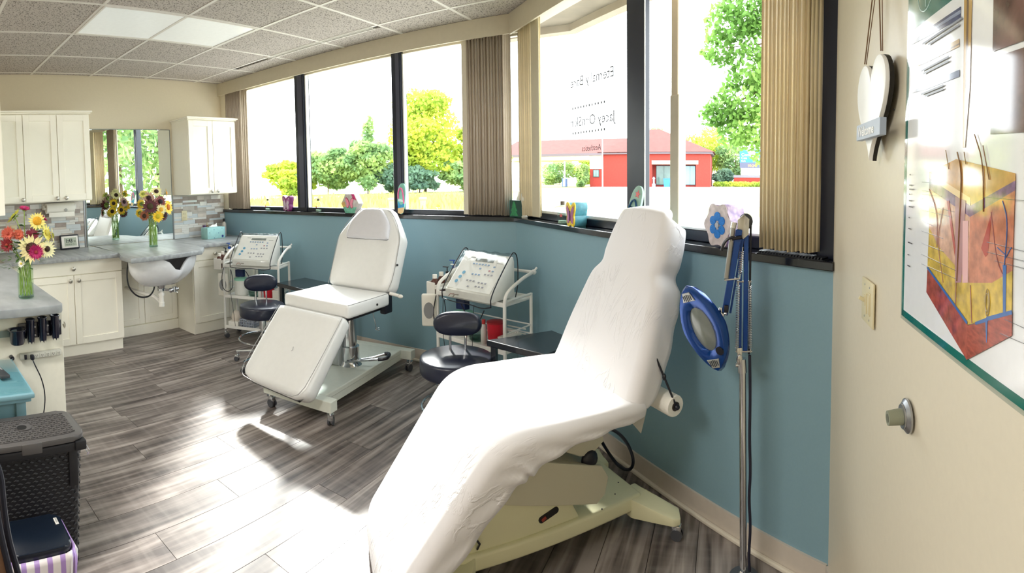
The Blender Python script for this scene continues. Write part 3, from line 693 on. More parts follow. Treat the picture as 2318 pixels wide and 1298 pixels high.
# bouquet on the peninsula
vb = Vector((-2.855, .635, .916))
vase('squat clear glass vase of zinnias and sunflowers on the peninsula', vb, .046, .215)
MAG, SAL, RUST = (196, 40, 110), (206, 98, 78), (166, 62, 44)
S = [('sunflower', 'large cream sunflower half hidden by the magenta zinnia', (.10, .02, .285), (1, -.15, .1), .084, CRM, (66, 40, 26), 18, 1, .40),
     ('zinnia', 'magenta zinnia in front of the large cream sunflower', (.15, .03, .27), (1, .05, -.1), .050, MAG, (160, 60, 60), 30, 3, .2),
     ('sunflower', 'pale yellow sunflower with golden centre high in the peninsula bouquet', (.05, .07, .43), (1, -.2, .2), .052, (250, 238, 140), (228, 170, 40), 18, 1, .48),
     ('sunflower', 'cream sunflower with dark centre at the right of the peninsula bouquet', (.09, .11, .275), (.9, .2, .0), .056, (250, 246, 196), DK, 18, 1, .3),
     ('sunflower', 'lemon sunflower facing right at mid height of the peninsula bouquet', (.05, .12, .36), (.6, .7, .2), .055, (246, 232, 110), (206, 190, 80), 18, 1, .35),
     ('sunflower', 'pale sunflower at the far right of the peninsula bouquet', (.01, .165, .34), (.3, .9, .1), .05, (248, 244, 180), (150, 150, 60), 18, 1, .3),
     ('zinnia', 'magenta zinnia at the very top of the peninsula bouquet', (-.03, .02, .50), (.4, .1, .9), .036, MAG, (170, 60, 110), 28, 2, .25),
     ('zinnia', 'dark pink zinnia at the upper right of the peninsula bouquet', (-.04, .13, .44), (.3, .5, .6), .032, (176, 40, 90), (150, 40, 80), 26, 2, .25),
     ('sunflower', 'green-backed sunflower turned away at the upper left of the bouquet', (.0, -.05, .46), (-.3, -.6, .6), .058, (222, 214, 80), (110, 130, 40), 18, 1, .35),
     ('zinnia', 'salmon zinnia at the left edge of the peninsula bouquet', (.06, -.10, .37), (.9, -.4, .3), .045, SAL, RUST, 26, 3, .2),
     ('zinnia', 'rust-red zinnia low at the left edge of the peninsula bouquet', (.07, -.11, .31), (.9, -.5, 0), .045, (150, 44, 52), RUST, 26, 3, .2),
     ('zinnia', 'coral zinnia behind the large cream sunflower', (.05, -.04, .36), (.9, -.2, .4), .04, (214, 110, 84), SAL, 26, 3, .2),
     ('zinnia', 'deep burgundy zinnia in the middle of the peninsula bouquet', (.06, .035, .355), (.9, .0, .5), .046, (130, 30, 56), (100, 30, 40), 26, 2, .2),
     ('daisy', 'small white daisy low at the mouth of the squat vase', (.09, -.04, .205), (.9, -.3, .2), .022, (250, 248, 240), (230, 210, 90), 14, 1, .3),
     ('sunflower', 'small greenish sunflower near the top centre of the peninsula bouquet', (.0, .10, .40), (.5, .4, .5), .038, (240, 236, 150), (140, 150, 50), 16, 1, .35)]
for i, (nm, l_, p, f, r, c, cc, n_, ly, cr_) in enumerate(S):
    a = i*2.4; b_ = vb+Vector((.034*math.cos(a), .034*math.sin(a), .018)); nk = vb+Vector((.034*math.cos(a+.8), .034*math.sin(a+.8), .205))
    flower(l_, 'flower', b_, nk, vb+Vector(p), f, r, c, cc, n=n_, layers=ly, crat=cr_, grp='flowers in the peninsula bouquet', name=nm, leaves=2)
b = MB()
for i in range(150):
    a = random.uniform(0, 6.28); rr = random.uniform(.01, .11); z = random.uniform(.19, .38)-rr*.3; p = vb+Vector((rr*math.cos(a), rr*math.sin(a)-.02, z)); d = Vector((math.cos(a)+random.uniform(-.5, .5), math.sin(a), random.uniform(-.4, .6))).normalized()*random.uniform(.02, .05); e = Vector((-d.y, d.x, .3*d.z))*.22
    b.quad(p, p+d*.5+e, p+d, p+d*.5-e)
tag(b.build('greenery', LEAF, smooth=False, recalc=False), 'dark green filler foliage around the peninsula bouquet stems', 'foliage', kind='stuff')
b = MB(); vb = Vector((-4.60, 2.322, .916))
for i in range(90):
    a = random.uniform(0, 6.28); rr = random.uniform(.01, .10); z = random.uniform(.31, .50); p = vb+Vector((rr*math.cos(a), rr*math.sin(a), z)); d = Vector((math.cos(a)+random.uniform(-.5, .5), math.sin(a), random.uniform(-.4, .6))).normalized()*random.uniform(.02, .05); e = Vector((-d.y, d.x, .3*d.z))*.3
    b.quad(p, p+d*.5+e, p+d, p+d*.5-e)
tag(b.build('greenery', LEAF, smooth=False, recalc=False), 'green leaves between the sunflowers of the mirror bouquet', 'foliage', kind='stuff')

# ---------------- peninsula end: bar, tool holders, power strip
t = E('hanging_bar', 'flat grey-green metal bar fixed across the peninsula end panel', 'bar', (-2.70, .30, .765))
MB().b2(-.004, .004, -.35, .24, -.018, .018, bev=.002).b2(-.02, .0, .18, .20, -.01, .01).build('bar', mat('bar_green_grey', (128, 142, 138), .3, .4), t, smooth=False)
HOLD = mat('holder_black', (16, 20, 40), .18, coat=.5)
t = E('tool_holder', 'black plastic rack of one ring and three tubes for salon tools', 'holder', (-2.722, .66, .77))
MB().b2(.001, .014, -.11, .13, -.045, .04, bev=.005).build('backplate', HOLD, t)
def tubeh(y, zt, zb, r, ring=False):
    b = MB(); c = (r+.012, y, 0)
    prof = [(r*.80, zb), (r*.92, zb+.01), (r, zt-.01), (r*1.22, zt-.004), (r*1.25, zt), (r*1.1, zt+.002), (r*.9, zt-.003), (r*.82, zb+.012)]
    rings = [[b.bm.verts.new((c[0]+q[0]*math.cos(2*math.pi*k/24), c[1]+q[0]*math.sin(2*math.pi*k/24), q[1]+(-.012 if (q[1] < zb+.005 and k % 4 == 0 and not ring) else 0))) for k in range(24)] for q in prof]
    for A, B in zip(rings, rings[1:]+rings[:1]):
        for k in range(24): b.bm.faces.new((A[k], A[(k+1) % 24], B[(k+1) % 24], B[k]))
    return b.build('ring_holder' if ring else 'tube', HOLD, t, ang=70)
tubeh(-.125, .022, -.055, .042, True); tubeh(-.048, .065, -.055, .0225); tubeh(.018, .068, -.055, .0225); tubeh(.088, .072, -.05, .0225)
for y in (-.018, .053):
    for z in (.015, -.03): MB().cyl((.014, y, z), (.017, y, z), .005, n=10).build('screw', STEEL, t)
t = E('power_strip', 'grey six-outlet power strip screwed to the peninsula end panel', 'power strip', (-2.722, .665, .634))
MB().b2(.001, .03, -.115, .115, -.016, .016, bev=.006).build('housing', mat('strip_grey', (178, 178, 168), .45), t)
MB().b2(.03, .034, -.092, -.078, -.014, .012, bev=.002).build('switch', BLKP, t)
for i in range(6):
    y = -.055+i*.031
    g = MB().b2(.0295, .0305, y-.012, y+.012, -.012, .012, bev=.001).build('socket', mat('strip_light', (196, 196, 186), .45), t)
    MB().b2(.0305, .031, y-.006, y-.004, -.002, .006).b2(.0305, .031, y+.003, y+.005, -.002, .006).cyl((.0305, y, -.006), (.031, y, -.006), .0022, n=8).build('slot', BLKP, g, smooth=False)
t = E('power_cord', 'black plug and cord hanging from the grey power strip', 'cord', (-2.69, .612, .634))  # power cord plugged into the strip, kept as its own object
MB().box((.014, 0, 0), (.028, .02, .026), bev=.005).build('plug', BLKP, t)
MB().tube([(.02, 0, -.01), (.03, .01, -.04), (.03, .045, -.12), (.03, .06, -.22), (.02, .04, -.34), (.02, .0, -.44), (.04, -.02, -.60), (.05, -.03, -.628)], .0032, n=8, smoothp=3).build('cord', BLKP, t)
MB().cyl((-.03, -.105, -.0), (.0, -.105, 0), .012).tube([(0, -.105, 0), (.02, -.13, -.01), (.01, -.2, -.04)], .006, smoothp=1).build('strip_lead', BLKP, t)
# teal side table with glass
TT = mat('teal_wood', (122, 162, 174), .38, noise=.05, scale=8)
t = E('side_table', 'teal painted side table with a glass top beside the peninsula', 'table', (0, 0, 0))
MB().b2(-2.66, -2.165, -.12, .50, .622, .644, bev=.006).b2(-2.65, -2.18, -.11, .487, .604, .622, bev=.004).build('table_top', TT, t)
MB().b2(-2.63, -2.215, -.09, .455, .50, .604).build('apron', TT, t, smooth=False)
for x in (-2.62, -2.225):
    for y in (-.08, .445): MB().b2(x-.022, x+.022, y-.022, y+.022, 0, .604, bev=.003).build('leg', TT, t)
tg = MB().b2(-2.652, -2.178, -.11, .488, .645, .652, bev=.002).build('glass_top', glassy('table_glass', (242, 249, 249), .3, .01)); tg.parent = t
t = E('remote_control', 'dark remote control lying on the glass-topped teal table', 'remote', (-2.43, .395, .6525), R(100))
MB().box((0, 0, .009), (.045, .16, .016), bev=.004).build('body', mat('remote_dark', (52, 56, 60), .4), t)
for i in range(5):
    for j in range(3): MB().box((-.012+j*.012, .062-i*.014, .018), (.007, .006, .003)).build('button', mat('remote_btn', (168, 172, 174), .5), t, smooth=False)
# ---------------- hamper
HB = mat('hamper_black', (20, 21, 26), .55)
HG = mat('hamper_lid', (84, 82, 82), .42)
t = E('laundry_hamper', 'tall black woven plastic hamper with a grey lid beside the teal table', 'hamper', (-2.035, .40, 0))
def rr(hx, hy, r, n=6):
    p = []
    for (cx_, cy_, a0) in ((hx-r, hy-r, 0), (-hx+r, hy-r, 90), (-hx+r, -hy+r, 180), (hx-r, -hy+r, 270)):
        for k in range(n+1): a = R(a0+90*k/n); p.append((cx_+r*math.cos(a), cy_+r*math.sin(a)))
    return p
b = MB(); rings = []
for z, k in ((0, .84), (.02, .88), (.50, 1.0)):
    rings.append([b.bm.verts.new((x, y, z)) for x, y in rr(.115*k, .225*k, .045)])
for A, B in zip(rings, rings[1:]):
    for k in range(len(A)): b.bm.faces.new((A[k], A[(k+1) % len(A)], B[(k+1) % len(A)], B[k]))
b.bm.faces.new(rings[0][::-1]); b.build('body', HB, t, ang=50)
# woven strands, thousands of small bumps: one stuff part
b = MB(); P_ = rr(.117, .227, .045, 4)
per = []
for i in range(len(P_)):
    a, c = Vector(P_[i]), Vector(P_[(i+1) % len(P_)]); n_ = max(1, int((c-a).length/.015))
    for k in range(n_): per.append((a+(c-a)*(k/n_), (c-a).normalized()))
for r in range(31):
    z = .03+r*.0155; k = .88+.12*(z-.02)/.48
    for i, (p, d) in enumerate(per):
        if (i+r) % 2: continue
        q = Vector((p.x*k, p.y*k, z)); nrm = Vector((d.y, -d.x, 0)); e = Vector((d.x, d.y, 0))*.012
        up = Vector((0, 0, .006))
        o1 = q+nrm*.0022
        vs = [b.bm.verts.new(v) for v in (q-e, q-up, q+e, q+up, o1-e*.4+up*.25, o1+e*.4-up*.25)]
        for f in ((0, 1, 4), (1, 5, 4), (1, 2, 5), (2, 3, 5), (3, 4, 5), (3, 0, 4)): b.bm.faces.new([vs[j] for j in f])
o = b.build('weave', HB, t, smooth=False, recalc=False); o['kind'] = 'stuff'
b = MB(); b.prism(rr(.128, .238, .05), .50, .532, bev=.008); b.build('rim', HB, t)
b = MB(); b.prism(rr(.127, .237, .05), .536, .556, bev=.006)
b.prism(rr(.095, .205, .035), .5565, .558); b.build('lid', HG, t)
b = MB()
for i in range(11):
    for j in range(25):
        x = -.085+i*.017; y = -.195+j*.0163
        if (x+.01)**2+(y-.02)**2 < .033**2: continue
        if (i+j) % 2: b.box((x, y, .5595), (.0145, .006, .004))
        else: b.box((x, y, .5595), (.006, .0145, .004))
o = b.build('lid_weave', HG, t, smooth=False); o['kind'] = 'stuff'
MB().cyl((-.01, .02, .556), (-.01, .02, .5625), .031, n=24).build('grip_ring', HG, t)
MB().cyl((-.006, .01, .5627), (-.006, .01, .5635), .020, n=20).build('grip_hole', mat('hole_black', (8, 8, 10), .6), t)
MB().b2(.118, .130, -.02, .06, .515, .557, bev=.004).build('lid_tab', HG, t)
MB().b2(.112, .122, .165, .20, .36, .53, bev=.003).b2(.10, .135, .19, .235, .50, .535, bev=.004).build('side_clip', HB, t)
MB().tube([(.128, .225, .515), (.137, .235, .49), (.132, .238, .475)], .0015, n=6).tube([(.12, .235, .515), (.128, .246, .492), (.122, .246, .475)], .0015, n=6).build('wire_hook', CHR, t)
# ---------------- small bin
t = E('trash_bin', 'small bin with black lid and purple-striped white liner before the hamper', 'bin', (-1.76, .385, 0))
MB().lathe([(.062, 0), (.074, .02), (.088, .25)], n=24, sx=1.0, sy=1.25).build('body', mat('bin_grey', (176, 176, 180), .4), t)
lm = bpy.data.materials.new('liner'); lm.use_nodes = True; nt = lm.node_tree; b_ = nt.nodes['Principled BSDF']
tc = nt.nodes.new('ShaderNodeTexCoord'); wv = nt.nodes.new('ShaderNodeTexWave'); wv.bands_direction = 'Y'; wv.inputs['Scale'].default_value = 7; wv.inputs['Distortion'].default_value = .6
cr = nt.nodes.new('ShaderNodeValToRGB'); cr.color_ramp.elements[0].position = .62; cr.color_ramp.elements[0].color = (*srgb((238, 234, 236)), 1); cr.color_ramp.elements[1].position = .68; cr.color_ramp.elements[1].color = (*srgb((180, 150, 214)), 1)
nt.links.new(tc.outputs['Object'], wv.inputs['Vector']); nt.links.new(wv.outputs['Fac'], cr.inputs[0]); nt.links.new(cr.outputs[0], b_.inputs['Base Color']); b_.inputs['Roughness'].default_value = .4
b = MB(); rings = []
P_ = rr(.098, .115, .035, 8)
for z, k, j in ((.285, .93, 0), (.292, 1.03, .002), (.27, 1.09, .006), (.22, 1.05, .006), (.17, 1.0, .008), (.12, .93, .01)):
    rings.append([b.bm.verts.new((x*k+j*math.sin(i*1.7), y*k+j*math.cos(i*2.3), z+j*math.sin(i*.9))) for i, (x, y) in enumerate(P_)])
for A, B in zip(rings, rings[1:]):
    for k in range(len(A)): b.bm.faces.new((A[k], A[(k+1) % len(A)], B[(k+1) % len(A)], B[k]))
o = b.build('liner', lm, t, ang=180); so = o.modifiers.new('s', 'SOLIDIFY'); so.thickness = .001
b = MB(); b.prism(rr(.094, .108, .03), .286, .312, bev=.008); b.build('lid', mat('bin_lid', (16, 26, 40), .3), t)
MB().box((-.045, .088, .3125), (.038, .012, .001)).build('sticker', WHP, t, smooth=False)
text('letters', 'TRASH', .009, BLKP, t, Matrix.Translation((-.062, .086, .3132)), .0001)
# ---------------- tote bag at the left edge
t = E('tote_bag', 'brown bag with dark navy strap cut off at the lower left corner', 'bag', (-1.40, .175, 0))
BR = mat('bag_brown', (120, 88, 66), .6, noise=.2, scale=20, bump=.3)
b = MB(); b.prism([(-.30, 0.01), (-.28, .40), (-.20, .56), (-.08, .63), (.0, .63), (.028, .62), (.034, .55), (.052, .475), (.066, .38), (.09, .20), (.10, .01)], -.07, .06, 'x', bev=.012); b.build('bag_body', BR, t)
MB().tube([(.05, .0, .84), (.045, .035, .775), (.045, .038, .68), (.045, .046, .595), (.045, .060, .53), (.045, .072, .475), (.045, .10, .30), (.045, .13, .02)], .009, n=8, smoothp=2).tube([(.066, -.01, .80), (.066, .012, .72), (.066, .022, .63), (.066, .036, .55), (.066, .050, .475), (.066, .075, .30), (.066, .105, .02)], .009, n=8, smoothp=2).build('strap', mat('navy_web', (18, 22, 40), .6), t)
# ================================================================ TREATMENT CHAIRS
VIN = mat('white_vinyl', (230, 231, 230), .32, noise=.02, scale=30)
VINP = mat('white_vinyl_pillow', (214, 214, 220), .35, noise=.02, scale=30)
SEAM = mat('vinyl_piping', (150, 150, 150), .4)
ENA = mat('base_enamel', (226, 230, 220), .25)
def castor(parent, x, y, a=0, s=1.0, z0=.085):
    b = MB().cyl((x, y, z0*s*.82), (x, y, z0*s*1.25), .012*s, n=12).cyl((x, y, z0*s*.8), (x, y, z0*s*.9), .024*s, n=14)
    ca, sa = math.cos(a), math.sin(a)
    b.box((x+ca*.012*s, y+sa*.012*s, .052*s), (.045*s, .034*s, .04*s), (0, 0, a), bev=.006*s)
    o = b.build('castor', CHR, parent)
    wb = MB()
    for k in (-1, 1):
        ox, oy = -sa*.013*s*k, ca*.013*s*k
        wb.cyl((x+ca*.015*s+ox-sa*.006*s, y+sa*.015*s+oy+ca*.006*s, .027*s), (x+ca*.015*s+ox+sa*.006*s, y+sa*.015*s+oy-ca*.006*s, .027*s), .027*s, n=18)
    w_ = wb.build('wheel', mat('castor_wheel', (70, 72, 78), .35), None); w_.parent = o
    return o
def cushion(name, m_, parent, prof, th, bev=.02, spine=None, crown_=0.0, nrows=24):
    """prof: half-width as function t(0..1); spine: (y0,z0)->(y1,z1); th thickness behind face normal"""
    (y0, z0), (y1, z1) = spine; d = Vector((0, y1-y0, z1-z0)); L = d.length; d.normalize(); n = Vector((0, -d.z, d.y))  # front normal
    b = MB(); rows = []
    M_ = 14
    for i in range(nrows+1):
        t = i/nrows; w_ = prof(t); ring = []
        e = min(t, 1-t)*L
        edge = 1.0 if e > bev else math.sqrt(max(0, 1-((bev-e)/bev)**2))
        k1 = .35+.65*edge
        pts = []
        hw = w_-(1-edge)*bev*.6
        h0, h1 = (th/2)*k1+crown_*math.sin(math.pi*min(1, max(0, t)))*1.0, -(th/2)*k1
        r = min(bev, hw*.9)
        for s_ in range(9):
            u = -1+2*s_/8; pts.append((u*(hw-r), h0+crown_*(1-u*u)*.6))
        pts = pts
        ring2 = []
        # front face left->right, right side, back, left side
        for (u, v) in pts: ring2.append((u, v))
        ring2 += [(hw-r*.3, h0-r*.3), (hw, h0-r), (hw, h1+r), (hw-r*.3, h1+r*.3), (hw-r, h1), (0, h1), (-hw+r, h1), (-hw+r*.3, h1+r*.3), (-hw, h1+r), (-hw, h0-r), (-hw+r*.3, h0-r*.3)]
        base = Vector((0, y0, z0))+d*(t*L)-n*(th/2)
        rows.append([b.bm.verts.new(base+Vector((u, 0, 0))+n*v) for (u, v) in ring2])
    K = len(rows[0])
    for A, B in zip(rows, rows[1:]):
        for k in range(K): b.bm.faces.new((A[k], A[(k+1) % K], B[(k+1) % K], B[k]))
    b.bm.faces.new(rows[0][::-1]); b.bm.faces.new(rows[-1])
    return b.build(name, m_, parent, ang=70)
t = E('treatment_chair', 'white vinyl treatment chair with headrest pillow on a hydraulic wheeled base', 'treatment chair', (-2.514, 2.746, 0), R(0.5))
# seat
b = MB().box((0, -.075, .662), (.614, .45, .094), bev=.022, seg=3); b.build('seat', VIN, t)
MB().tube([(-.30, -.285, .704), (.30, -.285, .704), (.30, .145, .704)], .0022, n=6).build('piping', SEAM, t)
MB().b2(.05, .25, -.26, .12, .585, .616).b2(-.25, -.05, -.26, .12, .585, .616).build('seat_frame', BLKP, t, smooth=False)
def wb_(t_): 
    if t_ < .1: return .285+.2*t_
    if t_ < .62: return .305
    return .305-.165*((t_-.62)/.38)**1.15
o = cushion('backrest', VIN, t, wb_, .115, .03, ((.148, .70), (.395, 1.298)), .006, 30)
MB().tube([(.285, .148, .712), (.300, .20, .80), (.302, .28, 1.02), (.295, .305, 1.08), (.23, .355, 1.20), (.13, .392, 1.285), (-.13, .392, 1.285), (-.23, .355, 1.20), (-.295, .305, 1.08), (-.302, .28, 1.02), (-.30, .20, .80), (-.285, .148, .712)], .0022, n=6, smoothp=1).build('piping', SEAM, t)
def wp(t_): return .205-.03*t_ if t_ < .35 else .1945-.115*((t_-.35)/.65)**1.6
cushion('headrest_pillow', VINP, t, wp, .05, .02, ((.262, 1.066), (.355, 1.292)), .006, 20)
cushion('leg_rest', VIN, t, lambda s_: .307-.06*max(0, (.12-s_)/.12)**2, .115, .035, ((-.741+.02, .257-.03), (-.336, .655)), .005, 24)
MB().tube([(.30, -.35, .635), (.30, -.60, .385), (.29, -.715, .265), (.22, -.745, .235), (-.22, -.745, .235), (-.29, -.715, .265), (-.30, -.60, .385), (-.30, -.35, .635)], .0022, n=6, smoothp=1).build('piping', SEAM, t)
MB().cyl((.307, .0, .655), (.312, .0, .655), .008, n=10).build('rivet', mat('rivet_black', (30, 30, 34), .4), t)
MB().cyl((.306, .245, .89), (.312, .245, .89), .008, n=10).build('rivet', MC['rivet_black'], t)
MB().b2(.25, .30, .10, .19, .56, .70, bev=.01).build('hinge_plate', BLKP, t)
MB().cyl((.30, .16, .70), (.37, .17, .69), .012).ball((.38, .175, .685), (.022, .012, .014)).build('recline_knob', WHP, t)
MB().prism([(-.10, .60), (.22, .60), (.22, .575), (.05, .555), (-.10, .50)], .02, .05, 'x').prism([(-.10, .60), (.22, .60), (.22, .575), (.05, .555), (-.10, .50)], -.05, -.02, 'x').build('tilt_bracket', ENA, t, smooth=False)
MB().tube([(.24, .03, .60), (.25, .05, .50), (.25, .06, .46)], .003).tube([(.25, .05, .462), (.26, .075, .452), (.25, .09, .462), (.24, .075, .468), (.25, .05, .462)], .004).build('pull_rod', CHR, t)
# scratch on leg rest
MB().tube([(.05, -.545, .452), (.055, -.555, .437), (.052, -.565, .43)], .0012, n=5).build('scuff', BLKP, t)
# base (turned a little)
bm4 = Matrix.Rotation(R(7), 4, 'Z')
bs = MB().b2(-.19, .19, -.50, .50, .13, .165, bev=.006).b2(-.185, -.17, -.50, .50, .085, .135).b2(.17, .185, -.50, .50, .085, .135).tf(bm4).build('base_plate', ENA, t, smooth=False)
for y in (-.53, .53): MB().b2(-.28, .28, y-.035, y+.035, .095, .165, bev=.004).tf(bm4).build('crossbar', ENA, t, smooth=False)
for x in (-.25, .25):
    for y in (-.53, .53):
        q = bm4 @ Vector((x, y, 0)); castor(t, q.x, q.y, random.uniform(0, 6))
MB().cyl((0, .06, .165), (0, .06, .30), .068, n=28).cyl((0, .06, .30), (0, .06, .54), .05, n=28).cyl((0, .06, .54), (0, .06, .60), .038, n=24).lathe([(.085, 0), (.075, .014), (.07, .03)], (0, .06, .165), n=28).build('hydraulic_column', CHR, t)
MB().box((-.075, .01, .31), (.09, .10, .29), bev=.01).build('column_cover', mat('cover_grey', (176, 180, 182), .3, .5), t)
MB().tube([(.02, -.02, .20), (.10, .02, .215), (.26, .10, .24)], .008).tube([(.06, .08, .20), (.14, .13, .215), (.22, .20, .24)], .008).build('pedal_arm', CHR, t)
MB().tube([(.235, .09, .236), (.275, .108, .242), (.285, .135, .244), (.245, .215, .244), (.21, .20, .24)], .014, smoothp=2).build('foot_pedal', BLKP, t)

# ---------------- chair 2 (covered)
C2 = (-.704, 1.965, 0); A2 = R(-44.0)
t = E('treatment_chair', 'cream electric treatment chair base under the white fitted sheet', 'treatment chair', C2, A2)
CRB = mat('cream_enamel', (228, 226, 190), .3, noise=.01, scale=10)
CRS = mat('cream_enamel_side', (204, 200, 178), .42, noise=.01, scale=10)
dW = Matrix.Rotation(-A2, 4, 'Z') @ Matrix.Translation((-.751+.704, 1.949-1.965, 0)) @ Matrix.Rotation(AB, 4, 'Z')
def cb(b, name, m_, **k): return b.tf(dW).build(name, m_, t, **k)
# base shell: long body with flared feet
def foot(sx, sy):
    return [(sx*.165, sy*.30), (sx*.165, sy*.39), (sx*.31, sy*.52), (sx*.345, sy*.475), (sx*.22, sy*.33)]
b = MB()
b.b2(-.18, .18, -.44, .40, .10, .165, bev=.014, seg=3)
cb(b, 'base_body', CRB)
for sx in (-1, 1):
    for sy in (-1, 1):
        b = MB(); tb = bmesh.new()
        P_ = [(sx*.10, sy*.34), (sx*.10, sy*.42), (sx*.165, sy*.43), (sx*.30, sy*.50), (sx*.345, sy*.47), (sx*.335, sy*.44), (sx*.18, sy*.34)]
        if sx*sy < 0: P_ = P_[::-1]
        zt = [.164, .164, .16, .118, .105, .108, .158]; zt = zt if sx*sy > 0 else zt[::-1]
        A = [tb.verts.new((p[0], p[1], .075)) for p in P_]; B = [tb.verts.new((p[0], p[1], z)) for p, z in zip(P_, zt)]
        tb.faces.new(A[::-1]); tb.faces.new(B)
        for i in range(len(P_)): j = (i+1) % len(P_); tb.faces.new((A[i], A[j], B[j], B[i]))
        bmesh.ops.bevel(tb, geom=tb.edges[:], offset=.006, segments=2, profile=.5, affect='EDGES')
        b._add(tb); cb(b, 'foot', CRB)
        q = dW @ Vector((sx*.305, sy*.468, 0)); castor(t, q.x, q.y, .6, .9)
# motor tower on the near end
b = MB()
b.prism([(-.39, .16), (-.33, .385), (-.29, .43), (-.22, .43), (-.02, .262), (.06, .245), (.10, .165)], .03, .165, 'x', bev=.01)
b.prism([(-.39, .16), (-.36, .36), (-.29, .43), (-.20, .43), (-.05, .16)], -.165, .04, 'x', bev=.01)
cb(b, 'motor_tower', CRB)
b = MB().prism([(-.04+math.cos(R(17))*q[0]-math.sin(R(17))*q[1], .222+math.sin(R(17))*q[0]+math.cos(R(17))*q[1]) for q in [(.031+.013*math.cos(R(a)), .013*math.sin(R(a))) for a in range(-90, 91, 18)]+[(-.031+.013*math.cos(R(a)), .013*math.sin(R(a))) for a in range(90, 271, 18)]], .164, .1685, 'x'); cb(b, 'handle_slot', mat('slot_black', (20, 18, 18), .5))
b = MB().box((.1690, -.062, .214), (.003, .02, .012), (R(30), 0, 0)).setm(0); cb(b, 'cable_plug', mat('plug_red', (150, 60, 50), .5), smooth=False)
cb(MB().tube([(.17, -.33, .18), (.182, -.325, .205), (.17, -.345, .235)], .004), 'strain_relief', BLKP)
# parallelogram lift arm side plates
b = MB()
for x0, x1 in ((.168, .188), (-.188, -.168)):
    b.prism([(-.285, .43), (-.18, .485), (.19, .355), (.222, .30), (.205, .235), (.165, .207), (-.245, .33), (-.285, .36)], x0, x1, 'x', bev=.004)
cb(b, 'lift_arm', CRS, smooth=False)
b = MB().prism([(-.22, .44), (-.15, .47), (.17, .355), (.17, .29), (-.20, .40)], -.15, .15, 'x'); cb(b, 'lift_arm_web', CRS, smooth=False)
# upper frame
b = MB().prism([(-.16, .56), (.21, .545), (.21, .44), (.15, .40), (.10, .41), (-.10, .52)], -.15, .17, 'x', bev=.006); cb(b, 'upper_frame', CRS)
b = MB().ball((.165, .145, .385), (.02, .038, .04), 14); cb(b, 'joint_cover', BLKP)
b = MB().b2(.10, .19, .12, .16, .535, .56).tube([(.19, .10, .54), (.20, .12, .50)], .008).tube([(.18, .19, .55), (.20, .215, .50)], .009); cb(b, 'lever', BLKP, smooth=False)
for (x, y) in ((.12, .30), (.06, .36), (.14, -.41), (.17, .20)): cb(MB().cyl((x, y, .163), (x, y, .1665), .003, n=8), 'screw', BLKP)
MB().box((0, -.07, .60), (.55, .46, .07), bev=.02).build('seat', VIN, t)
cushion('backrest', VIN, t, lambda s_: .26-.10*s_, .07, .03, ((.22, .66), (.50, 1.32)))
cushion('leg_rest', VIN, t, lambda s_: .24, .06, .03, ((-.62, .24), (-.36, .57)))
# ---- fitted white sheet: one continuous cloth
def sheet_mat():
    M_ = bpy.data.materials.new('sheet_white'); M_.use_nodes = True; nt = M_.node_tree; b = nt.nodes['Principled BSDF']; N = nt.nodes.new; L = nt.links.new
    b.inputs['Base Color'].default_value = (*srgb((232, 231, 234)), 1); b.inputs['Roughness'].default_value = .75
    b.inputs['Sheen Weight'].default_value = .15
    tc = N('ShaderNodeTexCoord'); mp = N('ShaderNodeMapping'); mp.inputs['Scale'].default_value = (4.2, 1.2, 1.2); L(tc.outputs['Object'], mp.inputs[0])
    n = N('ShaderNodeTexNoise'); n.inputs['Scale'].default_value = 2.6; n.inputs['Detail'].default_value = 5; n.inputs['Distortion'].default_value = 2.2; L(mp.outputs[0], n.inputs['Vector'])
    mr = N('ShaderNodeMath'); mr.operation = 'SUBTRACT'; mr.inputs[1].default_value = .5; L(n.outputs['Fac'], mr.inputs[0]); ab = N('ShaderNodeMath'); ab.operation = 'ABSOLUTE'; L(mr.outputs[0], ab.inputs[0])
    mm_ = N('ShaderNodeMapRange'); mm_.inputs[1].default_value = 0; mm_.inputs[2].default_value = .05; mm_.inputs[3].default_value = 1; mm_.inputs[4].default_value = 0; mm_.interpolation_type = 'SMOOTHSTEP'; L(ab.outputs[0], mm_.inputs[0])
    n2 = N('ShaderNodeTexNoise'); n2.inputs['Scale'].default_value = 5; L(tc.outputs['Object'], n2.inputs['Vector'])
    m2 = N('ShaderNodeMapRange'); m2.inputs[1].default_value = .5; m2.inputs[2].default_value = .65; L(n2.outputs['Fac'], m2.inputs[0])
    mu = N('ShaderNodeMath'); mu.operation = 'MULTIPLY'; L(mm_.outputs[0], mu.inputs[0]); L(m2.outputs[0], mu.inputs[1])
    bp = N('ShaderNodeBump'); bp.inputs['Strength'].default_value = .5; bp.inputs['Distance'].default_value = .006; L(mu.outputs[0], bp.inputs['Height']); L(bp.outputs[0], b.inputs['Normal'])
    return M_
SH = sheet_mat()
sh = MB()
